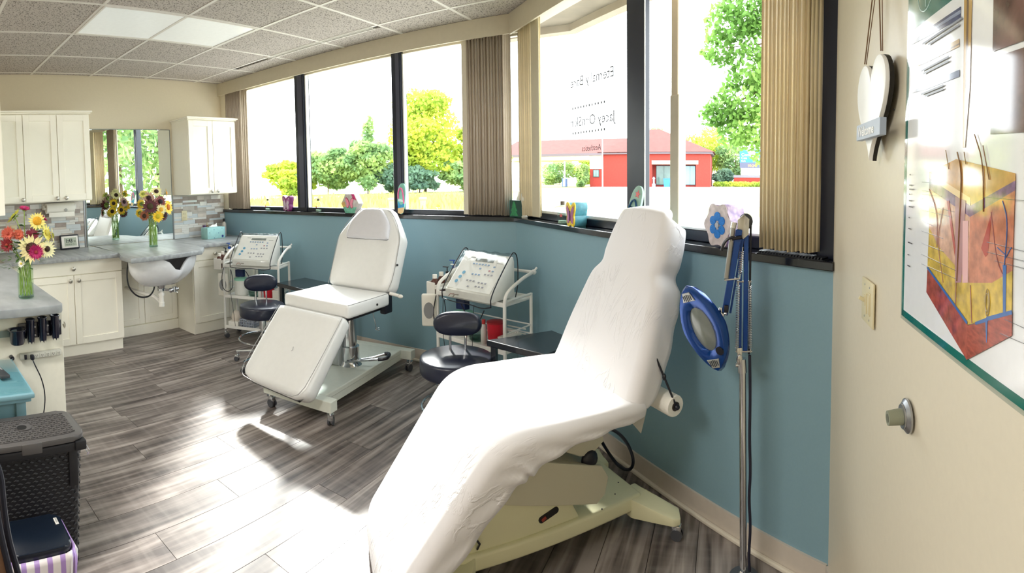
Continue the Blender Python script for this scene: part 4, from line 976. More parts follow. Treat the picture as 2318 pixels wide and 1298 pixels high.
def loft(secs, ncap0=True, ncap1=True):
    """secs: (y,z, ny,nz, halfw, side_depth, tuck, fold) closed sections with rounded shoulders"""
    # resample with catmull-rom
    S_ = []
    n_ = len(secs)
    for i in range(n_-1):
        p0, p1, p2, p3 = secs[max(0, i-1)], secs[i], secs[i+1], secs[min(n_-1, i+2)]
        for k in range(7):
            u = k/7; S_.append(tuple(.5*((2*b)+(-a+c)*u+(2*a-5*b+4*c-d)*u*u+(-a+3*b-3*c+d)*u**3) for a, b, c, d in zip(p0, p1, p2, p3)))
    S_.append(tuple(float(v) for v in secs[-1]))
    rings = []
    for si, (y, z, ny, nz, hw, dp, tk, fo) in enumerate(S_):
        nl = math.hypot(ny, nz); ny /= nl; nz /= nl
        r = min(.045, dp*.45); ring = []
        pts = []
        for k in range(13): u = -1+2*k/12; pts.append((u*(hw-r), .010*(1-u*u)))
        for k in range(1, 5): a = R(90-90*k/4); pts.append((hw-r+r*math.cos(a), -r+r*math.sin(a)))
        for k in range(1, 6): v = k/5; pts.append((hw+fo*.03*math.sin(si*.9+k*1.3)*v-.012*v, -r-(dp-r)*v))
        pts.append((hw-tk, -dp-.004)); pts.append((0, -dp+.01)); pts.append((-hw+tk, -dp-.004))
        for k in range(5, 0, -1): v = k/5; pts.append((-hw-fo*.03*math.sin(si*.8+k*1.7)*v+.012*v, -r-(dp-r)*v))
        for k in range(4, 0, -1): a = R(90-90*k/4); pts.append((-hw+r-r*math.cos(a), -r+r*math.sin(a)))
        rings.append([sh.bm.verts.new((x, y+ny*d, z+nz*d)) for (x, d) in pts])
    K = len(rings[0])
    for A, B in zip(rings, rings[1:]):
        for k in range(K): sh.bm.faces.new((A[k], A[(k+1) % K], B[(k+1) % K], B[k]))
    if ncap0: sh.bm.faces.new(rings[0][::-1])
    if ncap1: sh.bm.faces.new(rings[-1])
# seat + legs: y,z on top surface, normal, half width, side depth, tuck, fold
loft([(.24, .650, .0, 1, .335, .055, .05, 0), (.19, .662, 0, 1, .345, .07, .05, .1), (.05, .668, -.05, 1, .350, .08, .06, .25), (-.12, .672, -.12, 1, .350, .105, .06, .3), (-.26, .668, -.3, 1, .348, .15, .05, .25), (-.36, .625, -.75, .8, .342, .165, .04, .3), (-.44, .53, -.9, .5, .328, .155, .04, .2), (-.55, .375, -.92, .5, .312, .14, .04, .2), (-.66, .215, -.95, .55, .298, .12, .04, .2), (-.705, .14, -1, .5, .295, .10, .05, .2), (-.722, .06, -1, .35, .285, .07, .05, .2)])
# back: bottom to head
loft([(.165, .655, -.93, .36, .330, .10, .06, 0), (.19, .70, -.93, .36, .325, .125, .05, .0), (.245, .83, -.93, .36, .312, .14, .04, .1), (.305, .97, -.93, .36, .285, .145, .04, .15), (.345, 1.06, -.93, .36, .262, .145, .04, .1), (.372, 1.115, -.93, .36, .216, .13, .04, 0), (.395, 1.17, -.93, .36, .220, .13, .04, 0), (.43, 1.26, -.93, .36, .208, .13, .04, 0), (.460, 1.33, -.88, .45, .190, .12, .05, 0), (.478, 1.356, -.5, .85, .168, .08, .04, 0), (.53, 1.362, .0, 1, .14, .06, .03, 0)])
so = sh.build('fitted_sheet', SH, None, C2, (0, 0, A2), ang=120)
tag(so, 'white wrinkled fitted sheet covering the nearest treatment chair', 'sheet')
# paper roll hung behind the backrest
wq = lambda a, b, z: BAY @ Vector((a, b, z))
e0 = wq(-1.492, 1.338, .605); dl = Vector((-.7375, .6754, 0.02)).normalized()
t = E('paper_roll', 'white paper roll hanging on a black strap behind the covered chair', 'paper roll', e0)
rb = MB(); e1 = dl*.5
q = dl.to_track_quat('Z', 'Y').to_matrix().to_4x4()
rb.lathe([(.018, -.002), (.040, -.002), (.043, .004), (.043, .5), (.018, .5), (.018, -.001)], n=28); 
rb.tf(q).build('roll', MC['towel_white'], t)
MB().cyl(dl*-.004, dl*.02, .0185, n=18).build('core', mat('core_dark', (60, 54, 50), .6), t)
MB().tube([Vector((-.075, -.02, .20)), Vector((-.03, -.012, .09)), dl*-.006], .0045, n=8).ball(dl*-.01, .012).ball((-.042, -.013, .12), (.008, .008, .014)).build('strap', BLKP, t)
b = MB(); p = dl*.10+Vector((-.035, -.03, -.02)); d2 = dl*.09
b.quad(p+Vector((0, 0, .02)), p+d2+Vector((0, 0, .02)), p+d2+Vector((-.02, -.01, -.10)), p+Vector((-.03, -.02, -.11)))
o = b.build('loose_end', MC['towel_white'], t, smooth=False, recalc=False)
# cable
tag(MB().tube([(-.62, 2.27, .46), (-.66, 2.42, .30), (-.66, 2.52, .16), (-.60, 2.575, .21), (-.50, 2.50, .20), (-.44, 2.44, .13), (-.46, 2.46, .055), (-.53, 2.52, .03), (-.60, 2.56, .08), (-.65, 2.52, .20), (-.66, 2.45, .27)], .008, n=8, smoothp=3).build('power_cable', mat('cable_navy', (22, 28, 44), .4)), 'dark cable loop against the baseboard behind the covered chair', 'cable')

# ================================================================ STOOLS
NAVY = mat('navy_vinyl', (26, 32, 52), .34, coat=.15)
def stool(label, loc, rz, by, k=1.0):
    t = E('stool', label, 'stool', loc, rz)
    b = MB(); b.lathe([(.165*k, .405), (.182*k, .412), (.188*k, .425), (.188*k, .488), (.184*k, .499), (.174*k, .504), (.0008, .505)], n=48); b.build('seat', NAVY, t, ang=60)
    b = MB(); b.cyl((0, 0, .30), (0, 0, .415), .028, n=20).cyl((0, 0, .12), (0, 0, .30), .02, n=18).build('gas_column', CHR, t)
    b = MB().cyl((0, 0, .10), (0, 0, .13), .035, n=20)
    for k in range(5):
        a = R(72*k+10); b.cyl((0, 0, .115), (.25*math.cos(a), .25*math.sin(a), .085), .013, .010, n=10)
    b.build('star_base', CHR, t)
    for k in range(5):
        a = R(72*k+10); castor(t, .24*math.cos(a), .24*math.sin(a), a, .75)
    MB().tube([(.2*math.cos(R(a)), .2*math.sin(R(a)), .22) for a in range(0, 360, 15)], .008, closed=True).build('foot_ring', CHR, t)
    for x in (-.045, .045): MB().tube([(x, by*.75, .42), (x, by, .47), (x, by*1.02, .60)], .0075, n=10, smoothp=1).build('back_post', CHR, t)
    b = MB(); n_ = 40; rings = []
    for (k, d) in ((0.0, -.026), (.80, -.026), (.95, -.018), (1.0, 0), (.95, .018), (.8, .026), (0.0, .026)):
        ring = []
        for i in range(n_):
            a = 2*math.pi*i/n_; c, s_ = math.cos(a), math.sin(a)
            x = .143*k*math.copysign(abs(c)**.75, c); z = .072*k*math.copysign(abs(s_)**.85, s_)
            ring.append(b.bm.verts.new((x, by*1.05+d-.35*x*x*(1 if by > 0 else -1), .655+z)))
        rings.append(ring)
    for A, B in zip(rings, rings[1:]):
        for k in range(n_): b.bm.faces.new((A[k], A[(k+1) % n_], B[(k+1) % n_], B[k]))
    bmesh.ops.remove_doubles(b.bm, verts=b.bm.verts[:], dist=1e-5)
    b.build('backrest', NAVY, t, ang=70)
    return t
stool('round navy stool with oval backrest behind the leg rest of the far chair', (-3.355, 2.67, 0), R(54), .13)
stool('round navy stool with oval backrest between the two treatment chairs', (-1.455, 2.51, 0), R(24), .11, 1.1)
# black side tables
DKT = mat('dark_table', (26, 30, 40), .22, coat=.4)
def stable(label, pts, z, h=.035):
    cx_ = sum(p[0] for p in pts)/len(pts); cy_ = sum(p[1] for p in pts)/len(pts)
    t = E('side_table', label, 'side table', (cx_, cy_, 0))
    MB().prism([(a-cx_, b-cy_) for a, b in pts], z-h, z, bev=.004).build('table_top', DKT, t, smooth=False)
    for a, b in pts: MB().b2(-.015, .015, -.015, .015, 0, z-h).build('leg', DKT, t, ((a-cx_)*.86, (b-cy_)*.86, 0), smooth=False)
stable('low black slab table beside the far treatment chair', [(-3.64, 3.08), (-3.04, 3.02), (-3.0, 3.36), (-3.62, 3.42)], .585)
stable('low black slab table between the near trolley and the covered chair', [(-1.29, 2.57), (-.90, 2.46), (-.80, 2.72), (-1.01, 2.87)], .60)

# ================================================================ TROLLEYS
TW = mat('trolley_white', (236, 236, 232), .3)
def trolley(label, FL, FR, dep, k):
    fl_, fr_ = Vector((*FL, 0)), Vector((*FR, 0)); u = (fr_-fl_); W = u.length; u.normalize(); rz = math.atan2(u.y, u.x)
    t = E('salon_trolley', label, 'trolley', fl_, rz)
    D_ = dep; r = .0115
    for x in (0, W):
        b = MB().tube([(x, 0, .09), (x, 0, .70), (x, .01, .765), (x, .05, .80), (x, D_*.7, .855), (x, D_+.03, .875)], r, n=10, smoothp=2); b.build('side_tube', TW, t)
        MB().tube([(x, D_, .09), (x, D_, .74)], r, n=10).build('rear_post', TW, t)
        for z in (.41, .735): MB().tube([(x, 0, z), (x, D_, z)], .009, n=8).build('side_rail', TW, t)
        for z in (.47, .53): MB().tube([(x, 0, z), (x, D_, z)], .005, n=6).build('wire_rail', TW, t)
        for y in (0, D_): castor(t, x, y, 1.0+x, .85)
    MB().tube([(0, D_+.03, .875), (W, D_+.03, .875)], r*.9, n=10).ball((0, D_+.035, .875), .018).ball((W, D_+.035, .875), .018).tube([(W, D_+.03, .875), (W+.015, D_+.05, .905)], .007).build('push_handle', TW, t)
    for z, nm in ((.10, 'bottom_shelf'), (.40, 'middle_shelf'), (.70, 'top_shelf')):
        MB().b2(.0, W, .0, D_, z, z+.012, bev=.003).b2(0, W, -.006, .006, z, z+.028, bev=.002).b2(0, W, D_-.006, D_+.006, z, z+.028, bev=.002).build(nm, TW, t, smooth=False)
    for z in (.47, .53): MB().tube([(0, D_, z), (W, D_, z)], .005, n=6).build('wire_rail', TW, t)
    M4 = Matrix.Translation(fl_) @ Matrix.Rotation(rz, 4, 'Z')
    return t, M4, W, rz
def machine(label, M4, W, rz, wd, x0, z0):
    o = M4 @ Vector((x0, -.055, z0)); t = E('epilation_machine', label, 'machine', o, rz)
    PL = mat('machine_white', (244, 243, 238), .3)
    d = .26
    b = MB(); b.prism([(0, 0), (0, .045), (.205, .262), (.235, .262), (.245, .23), (.245, 0)], 0, wd, 'x', bev=.008); b.build('housing', PL, t)
    th = math.atan2(.262-.045, .205)
    F = Matrix.Translation((0, 0, .045)) @ Matrix.Rotation(th, 4, 'X')  # panel plane: local x across, y up the slope
    Ls = math.hypot(.205, .217)
    b = MB().b2(.012, wd-.012, .012, Ls-.012, .001, .004, bev=.002).tf(F); b.build('panel', mat('panel_white', (250, 249, 246), .35), t, smooth=False)
    b = MB().b2(wd*.33, wd*.72, Ls*.80, Ls*.88, .004, .0055).tf(F); b.build('display', mat('lcd_grey', (128, 134, 132), .25), t, smooth=False)
    BT = mat('button_blue', (132, 162, 200), .5); BG = mat('button_grey', (160, 160, 172), .5); BC = mat('button_cyan', (110, 176, 214), .5)
    for (u, v, m_) in [(.33+i*.065, .73, BT) for i in range(6)]+[(.79, .70, BT), (.80, .59, BT), (.73, .59, mat('button_pink', (190, 130, 140), .5)), (.52, .62, BT)]+[(.42+i*.07, .46, BT) for i in range(3)]+[(.68+i*.07, .49, BG) for i in range(3)]+[(.38+i*.07, .29, BG) for i in range(3)]+[(.64+i*.07, .27, BG) for i in range(3)]+[(.62+i*.07, .17, BG) for i in range(3)]+[(.46, .14, BG)]:
        MB().box((wd*u, Ls*v, .0048), (.016, .011, .0025), bev=.001, seg=1).tf(F).build('button', m_, t, smooth=False)
    for i in range(3): MB().cyl((wd*(.22-.03*i), Ls*(.47-.12*i), .004), (wd*(.22-.03*i), Ls*(.47-.12*i), .006), .013, n=16).tf(F).build('dial', BC, t)
    MB().b2(wd*.20, wd*.30, Ls*.88, Ls*.90, .004, .0045).b2(wd*.80, wd*.92, Ls*.80, Ls*.81, .004, .0045).tf(F).build('print', mat('print_grey', (150, 150, 150), .6), t, smooth=False)
    # clear plastic cover draped over it
    b = MB(); cov = []
    prof = [(-.012, -.02), (-.016, .05), (.19, .278), (.245, .28), (.262, .22), (.262, .03)]
    nx = 14
    for i, (y, z) in enumerate(prof):
        cov.append([b.bm.verts.new((-.012+(wd+.024)*k/nx, y+.004*math.sin(k*2.1+i), z+.005*math.sin(k*1.7+i*2)+(.006*math.sin(k*.9) if i == 0 else 0))) for k in range(nx+1)])
    for A, B in zip(cov, cov[1:]):
        for k in range(nx): b.bm.faces.new((A[k], A[k+1], B[k+1], B[k]))
    o2 = b.build('plastic_cover', glassy('clear_vinyl', (238, 240, 240), .35, .12), t, ang=80, recalc=False)
    for x in (-.013, wd+.013):
        MB().tube([(x, -.014, -.02), (x, -.018, .05), (x, .185, .278), (x, .225, .30), (x, .262, .26), (x, .264, .08), (x, .23, -.01)], .004, n=8, smoothp=2).build('cover_piping', BLKP, t)
    MB().tube([(-.013, -.014, -.02), (wd*.3, -.02, -.028), (wd*.6, -.018, -.022), (wd*.85, -.018, -.036), (wd+.013, -.014, -.018)], .0035, n=8, smoothp=2).build('cover_piping', BLKP, t)
    for x, c in ((wd*.22, (150, 110, 100)), (wd*.32, (130, 120, 110))): MB().tube([(x, -.004, .02), (x-.01, -.03, .025), (x-.02, -.035, .01)], .003).build('probe_plug', mat('probe%d' % c[0], c, .5), t)
    return t
def tlocal(M4, rz, x, y, z): return M4 @ Vector((x, y, z))
def pump(label, p, r, h, c, cc, pump_=True, nm='pump_bottle', square=False):
    t = E(nm, label, 'bottle', p)
    MB().lathe([(r*.94, 0), (r, .006), (r, h*.66), (r*.8, h*.76), (r*.42, h*.82), (r*.42, h*.86)], n=22).build('body', mat('b_%d%d%d' % c, c, .3), t)
    cm = mat('c_%d%d%d' % cc, cc, .35)
    if pump_: MB().cyl((0, 0, h*.84), (0, 0, h*.92), r*.45).cyl((0, 0, h*.9), (0, 0, h*1.1), .004).b2(-.035, .01, -.008, .008, h*1.09, h*1.13, bev=.003).build('pump_head', cm, t)
    else: MB().cyl((0, 0, h*.82), (0, 0, h), r*.62, n=20).build('cap', cm, t)
    return t
def equip(n, M4, W, rz, D_, where):
    # side rack with bottles (left side)
    o = tlocal(M4, rz, -.075, .02, .70)
    t = E('bottle_rack', 'white plastic side rack holding bottles on the %s trolley' % where, 'rack', o, rz)
    MB().b2(-.035, .045, -.01, D_+.03, -.03, -.024).b2(-.04, -.034, -.01, D_+.03, -.03, .075, bev=.003).b2(-.04, .045, -.016, -.01, -.03, .075, bev=.003).b2(-.04, .045, D_+.03, D_+.036, -.03, .06).b2(.045, .055, -.016, D_+.036, .03, .06, bev=.003).build('rack_body', WHP, t, smooth=False)
    P = lambda x, y, z=.677: tlocal(M4, rz, -.075+x, y+.02, z)
    pump('brown bottle with white cap at the front of the %s trolley rack' % where, P(0, .03), .027, .145, (92, 52, 40), (236, 232, 226), False, 'brown_bottle')
    pump('second brown bottle with white cap behind the first on the %s trolley rack' % where, P(0, .095), .027, .155, (92, 52, 42), (236, 232, 224), False, 'brown_bottle')
    pump('clear bottle with black pump on the %s trolley rack' % where, P(0, .155), .026, .165, (196, 190, 180), (24, 26, 34))
    pump('white bottle with blue pump at the back of the %s trolley rack' % where, P(.0, .225), .033, .20, (232, 230, 222), (36, 84, 176))
    pump('white bottle with white pump beside the blue one on the %s trolley rack' % where, P(.055, .18, .7135), .026, .15, (228, 226, 220), (238, 238, 236))
    # hand-held panel on the left side
    o = ((-4.202, 2.891, .52), (-1.943, 3.03, .59))[n]
    t = E('magnet_panel', 'white oblong box with a grey oval hung on the left side of the %s trolley' % where, 'device', o, (R(40), R(24))[n])
    MB().box((-.02, 0, 0), (.105, .03, .23), bev=.014, seg=3).build('case', mat('panel_cream', (232, 230, 220), .35), t)
    MB().cyl((0, 0, 0), (0, -.004, 0), .038, n=28).tf(Matrix.Translation((-.02, -.0148, 0)) @ Matrix.Diagonal((.95, 1, 1.5, 1))).build('oval_pad', mat('pad_grey', (140, 142, 144), .5), t)
    o = tlocal(M4, rz, .07, .05, .676)
    # hanging leads
    t = tlocal
    m_ = BLKP
    cbl = MB().tube([M4 @ Vector(v) for v in ((.02, -.03, .70), (-.01, -.03, .60), (.0, -.035, .50), (.06, -.04, .46), (.12, -.04, .50), (.12, -.035, .60), (.10, -.03, .68))], .0035, n=8, smoothp=3)
    cbl.tube([M4 @ Vector(v) for v in ((.10, -.04, .69), (.09, -.045, .50), (.12, -.045, .30), (.14, -.05, .14))], .0022, n=6, smoothp=2).tube([M4 @ Vector(v) for v in ((W*.45, -.04, .68), (W*.55, -.045, .60), (W*.7, -.045, .58), (W*.78, -.04, .67))], .004, n=6, smoothp=2).tube([M4 @ Vector(v) for v in ((W*.62, -.03, .69), (W*.60, -.04, .45), (W*.60, -.04, .20))], .002, n=6, smoothp=1)
    tag(cbl.build('machine_leads', m_), 'thin black leads hanging in front of the %s trolley' % where, 'cable')
    # middle shelf contents
    def P2(x, y, z=.4125): return tlocal(M4, rz, x, y, z)
    t = E('lidded_tub', 'white tub with a mint green lid on the middle shelf of the %s trolley' % where, 'tub', P2(.13, .12))
    MB().lathe([(.062, 0), (.07, .01), (.072, .15)], n=24).build('tub_body', mat('tub_white', (228, 230, 226), .35), t)
    MB().lathe([(.076, .148), (.076, .162), (.05, .172), (.015, .176)], n=24).build('lid', mat('mint_lid', (150, 214, 190), .4), t)
    t = E('glass_dish', 'round clear dish in the middle shelf centre of the %s trolley' % where, 'dish', P2(.285, .10))
    MB().lathe([(.05, 0), (.06, .01), (.066, .055), (.062, .056), (.055, .012)], n=24).build('dish_wall', glassy('dish_glass', (205, 220, 215), .35, .05), t)
    t = E('sharps_tub', 'red plastic sharps tub on the middle shelf of the %s trolley' % where, 'tub', P2(W-.15, .09))
    MB().lathe([(.045, 0), (.05, .01), (.056, .15)], n=24).build('tub_body', mat('sharps_red', (196, 20, 44), .35), t)
    MB().lathe([(.058, .148), (.058, .158), (.03, .166)], n=24).build('lid', mat('sharps_lid', (150, 20, 30), .35), t)
    t = E('storage_box', 'small white box of supplies right of the red tub on the %s trolley' % where, 'box', P2(W-.055, .12), rz)
    MB().b2(-.035, .035, -.08, .08, 0, .07, bev=.003).b2(-.037, .037, -.082, .082, .07, .08, bev=.003).build('box_body', WHP, t, smooth=False)
    t = E('blue_box', 'dark blue carton under the front of the %s trolley machine' % where, 'box', P2(.10, .15, .585), rz)
    MB().box((0, 0, .035), (.085, .05, .07), bev=.002).build('carton', mat('navy_card', (24, 40, 90), .5), t, smooth=False)
    # tall slim bottle
    pump('clear slim spray bottle left of the red tub on the %s trolley' % where, P2(W-.235, .07), .02, .16, (214, 214, 210), (190, 60, 60), False, 'slim_bottle')
    # bottom shelf
    def P3(x, y, z=.1125): return tlocal(M4, rz, x, y, z)
    if n == 0:
        t = E('storage_basket', 'grey perforated basket on the bottom shelf of the far trolley', 'basket', P3(.22, .12), rz)
        b = MB().b2(-.075, .075, -.09, .09, 0, .004)
        for i in range(9): b.b2(-.075+i*.0178, -.068+i*.0178, -.092, -.088, 0, .08).b2(-.075+i*.0178, -.068+i*.0178, .088, .092, 0, .08)
        for z in (.0, .026, .052, .076): b.b2(-.077, .077, -.093, -.087, z, z+.007).b2(-.077, .077, .087, .093, z, z+.007).b2(-.077, -.071, -.09, .09, z, z+.007).b2(.071, .077, -.09, .09, z, z+.007)
        b.build('basket_body', mat('basket_grey', (150, 158, 172), .5), t, smooth=False)
        t = E('storage_tray', 'small white tray at the left of the far trolley bottom shelf', 'tray', P3(.075, .09), rz)
        MB().b2(-.055, .055, -.07, .07, 0, .05, bev=.004).build('tray_body', WHP, t, smooth=False)
        t = E('towel_roll', 'rolled cream towel lying on the white tray of the far trolley', 'towel', P3(.075, .09, .165))
        MB().ball((0, 0, 0.03), (.05, .05, .065), 18).build('towel', mat('towel_cream', (222, 212, 200), .9, bump=.6, scale=90), t)
        t = E('blue_bag', 'bright royal blue bag behind the rolled towel on the far trolley', 'bag', P3(.15, .16, .20), rz)
        MB().box((0, 0, .05), (.10, .05, .10), (0, R(24), 0), bev=.012).build('bag_body', mat('royal_blue', (26, 40, 170), .4), t)
    else:
        t = E('storage_basket', 'white slotted basket on the middle shelf behind the near red tub', 'basket', P2(W-.10, .21), rz)
        b = MB().b2(-.075, .075, -.04, .04, 0, .004)
        for i in range(9): b.b2(-.075+i*.0178, -.068+i*.0178, -.042, -.038, 0, .09)
        for z in (.0, .026, .052, .086): b.b2(-.077, .077, -.043, -.037, z, z+.007).b2(-.077, .077, .037, .043, z, z+.007)
        b.build('basket_body', WHP, t, smooth=False)
        t = E('paper_card', 'printed white cards standing on the left of the near trolley middle shelf', 'card', P2(.04, .06), rz)
        MB().box((.0, 0, .07), (.075, .008, .13), (R(-8), R(-10), 0)).build('card', mat('card_grey', (206, 204, 200), .6), t, smooth=False)
        MB().box((.01, -.012, .10), (.04, .001, .006), (R(-8), R(-10), 0)).box((.01, -.010, .085), (.05, .001, .006), (R(-8), R(-10), 0)).build('print', mat('print_dark', (60, 60, 70), .6), t, smooth=False)
tr1, M1, W1_, rz1 = trolley('white tubular trolley standing between the sink cabinets and the far chair', (-4.19, 2.87), (-3.65, 3.11), .24, 0)
machine('white push-button machine under clear plastic on the far trolley', M1, W1_, rz1, .40, .13, .735)
equip(0, M1, W1_, rz1, .24, 'far')
tr2, M2, W2_, rz2 = trolley('white tubular trolley standing in the wall corner beside the near chair', (-1.91, 3.05), (-1.33, 2.90), .28, 1)
machine('white push-button machine under clear plastic on the near trolley', M2, W2_, rz2, .40, .135, .725)
equip(1, M2, W2_, rz2, .28, 'near')

# ================================================================ MAGNIFIER LAMP
t = E('magnifier_lamp', 'blue magnifying lamp on a chrome floor pole with spring arms', 'lamp', (.072, 1.869, 0), 0)
L = lambda x, y, z: (x-.072, y-1.869, z)
BLU = mat('lamp_blue', (14, 70, 150), .2, .5, coat=.5)
MB().cyl((0, 0, .03), (-.010, 0, .81), .0138, n=24).build('pole', CHR, t)
MB().cyl(L(.061, 1.869, .795), L(.058, 1.869, .845), .0175, n=24).cyl(L(.035, 1.866, .822), L(.062, 1.869, .822), .009, n=14).build('pole_collar', CHR, t)
b = MB().cyl((0, 0, .012), (0, 0, .022), .055, n=32).cyl((0, 0, .02), (0, 0, .04), .018, n=20)
b.build('castor_base', mat('base_grey', (90, 94, 100), .4, .4), t)
for k in range(3): a = R(120*k); MB().cyl((.04*math.cos(a), .04*math.sin(a), 0), (.04*math.cos(a), .04*math.sin(a), .012), .008, n=14).build('rubber_foot', BLKP, t)
# lower (upright) arm
MB().box(L(.070, 1.869, 1.105), (.017, .018, .46), bev=.003).build('lower_arm', BLU, t, smooth=False)
MB().box(L(.051, 1.869, 1.105), (.010, .014, .46), bev=.002).build('lower_arm', BLU, t, smooth=False)
MB().cyl(L(.084, 1.872, .86), L(.086, 1.872, 1.33), .0042).build('cable_cover', BLKP, t)
def spring(p0, p1, r):
    p0, p1 = Vector(p0), Vector(p1); d = p1-p0; n_ = int(d.length/.0062); pts = []
    u = d.normalized().orthogonal().normalized(); v = d.normalized().cross(u)
    for i in range(n_*8+1):
        a = 2*math.pi*i/8; pts.append(p0+d*(i/(n_*8))+u*r*math.cos(a)+v*r*math.sin(a))
    return MB().tube(pts, .0016, n=4).cyl(p0-d.normalized()*.015, p0, .003, n=8).cyl(p1, p1+d.normalized()*.015, .003, n=8)
spring(L(.040, 1.860, .885), L(.042, 1.860, 1.115), .0075).build('spring', CHR, t)
spring(L(.088, 1.860, .885), L(.083, 1.860, 1.115), .0075).build('spring', CHR, t)
MB().cyl(L(.035, 1.866, 1.128), L(.090, 1.866, 1.128), .0045, n=12).build('spring_pin', CHR, t)
MB().cyl(L(.035, 1.866, .872), L(.095, 1.866, .872), .0045, n=12).build('spring_pin', CHR, t)
MB().box(L(.050, 1.862, .855), (.018, .006, .065), bev=.003).box(L(.050, 1.878, .855), (.018, .006, .065), bev=.003).ball(L(.05, 1.857, .845), (.012, .006, .02)).build('knuckle', mat('nickel_plate', (200, 200, 196), .2, .9), t)
# top joint
MB().prism([(-.034, 1.290), (-.012, 1.284), (.006, 1.30), (.008, 1.355), (-.012, 1.372), (-.034, 1.352)], -.013, -.008, 'y', bev=.001).build('joint_plate', mat('nickel_plate', (200, 200, 196)), t)
MB().ball((-.004, .004, 1.345), (.026, .010, .030), 18).build('joint_cap', mat('cap_grey', (60, 64, 72), .3), t)
# upper arm going down to the head
pj, ph = Vector(L(.052, 1.862, 1.318)), Vector(L(.002, 1.845, 1.01)); d = ph-pj; ry = math.atan2(d.x, -d.z)
MB().box(((pj+ph)/2)+Vector((-.008, 0, 0)), (.024, .017, d.length), (0, -ry, 0), bev=.003).build('upper_arm', BLU, t, smooth=False)
MB().box(((pj+ph)/2)+Vector((.012, .012, 0)), (.008, .010, d.length*.98), (0, -ry, 0), bev=.002).build('upper_arm', BLU, t, smooth=False)
MB().cyl(L(.022, 1.845, 1.325), L(-.001, 1.842, 1.145), .0088, n=18).build('spring_sleeve', mat('sleeve', (160, 160, 158), .3, .8), t)
MB().cyl(L(.022, 1.845, 1.325), L(.026, 1.845, 1.345), .0105, n=18).build('sleeve_cap', CHR, t)
MB().cyl(L(-.008, 1.845, 1.138), L(.045, 1.85, 1.142), .0042, n=10).build('spring_pin', CHR, t)
spring(L(.048, 1.852, 1.155), L(.056, 1.856, 1.24), .006).build('spring', CHR, t)
MB().tube([L(.022, 1.832, 1.292), L(.004, 1.832, 1.288), L(-.012, 1.832, 1.27), L(-.018, 1.832, 1.245)], .0055, n=8, smoothp=1).cyl(L(.018, 1.835, 1.287), L(.055, 1.835, 1.293), .007, n=10).build('arm_clip', BLKP, t)
# head joint
MB().ball(L(-.022, 1.845, 1.012), (.018, .012, .013), 14).cyl(L(-.055, 1.850, 1.003), L(.002, 1.845, 1.018), .0065, n=14).cyl(L(-.022, 1.83, 1.0), L(-.022, 1.862, 1.03), .006).ball(L(-.045, 1.845, 1.006), (.012, .010, .016)).box(L(-.020, 1.845, 1.030), (.010, .012, .018), bev=.002).build('head_joint', CHR, t)
MB().box(L(.0, 1.842, 1.035), (.016, .018, .026), bev=.003).build('joint_block', BLKP, t)
# head: rounded rhomb shell around an oval lens
HN = Vector((-.50, -.84, -.22)).normalized()      # looks to the left, to the viewer and a little down
hc = Vector(L(-.082, 1.845, .960))
up_ = Vector((.36, -.06, -1)); ax = (up_-HN*up_.dot(HN)).normalized(); sx_ = HN.cross(ax).normalized()
HM = Matrix((( sx_.x, ax.x, HN.x, hc.x), (sx_.y, ax.y, HN.y, hc.y), (sx_.z, ax.z, HN.z, hc.z), (0, 0, 0, 1)))
def oval(a, b, n=48, p=2.0, sk=0): return [(math.copysign(abs(math.cos(2*math.pi*i/n))**(2/p), math.cos(2*math.pi*i/n))*a, math.copysign(abs(math.sin(2*math.pi*i/n))**(2/p), math.sin(2*math.pi*i/n))*b) for i in range(n)]
def hull(a, b): 
    o = []
    for i in range(48):
        th = 2*math.pi*i/48; c, s_ = math.cos(th), math.sin(th)
        r_ = 1/(abs(c/a)**1.55+abs(s_/b)**1.55)**(1/1.55); o.append((r_*c, r_*s_))
    return o
O1, O2, LN = hull(.090, .168), hull(.084, .159), oval(.046, .084)
LR = LN
b = MB(); rings = []
for P_, z in ((LN, .004), (hull(.064, .118), .014), (O2, .012), (O1, -.004), (hull(.086, .158), -.028), (hull(.066, .125), -.032), (LN, -.026)):
    rings.append([b.bm.verts.new((x, y, z)) for x, y in P_])
for A, B in zip(rings, rings[1:]):
    for k in range(48): b.bm.faces.new((A[k], A[(k+1) % 48], B[(k+1) % 48], B[k]))
for k in range(48): b.bm.faces.new((rings[-1][k], rings[-1][(k+1) % 48], rings[0][(k+1) % 48], rings[0][k]))
hd = b.tf(HM).build('lamp_head', BLU, t, ang=60)
b = MB(); b.lathe([(.0008, .012), (.3, .0115), (.7, .007), (1, .0), (1, -.012), (.0008, -.02)], n=40)
b.tf(HM @ Matrix.Diagonal((.047, .085, 1, 1))); o = b.build('lens', mat('lens_glass', (150, 158, 152), .06, trans=.35, coat=.5, noise=.15, scale=14), hd)
for sg in (-1, 1):
    b = MB().prism([(-.028, sg*.112), (.028, sg*.112), (.016, sg*.146), (-.016, sg*.146)][::sg], .0125, .017, bev=.002).tf(HM); b.build('vent', mat('vent_silver', (190, 192, 190), .3, .6), hd, smooth=False)
    b = MB()
    for i in range(5): b.box((-.016+i*.008, sg*.127, .0175), (.003, .026-.002*abs(i-2)*2, .002))
    b.tf(HM).build('vent_slots', mat('vent_dark', (50, 56, 66), .5), hd, smooth=False)
b = MB().cyl((.045, .085, .012), (.045, .085, .0165), .016, n=20); b.tf(HM).build('switch', BLKP, hd)
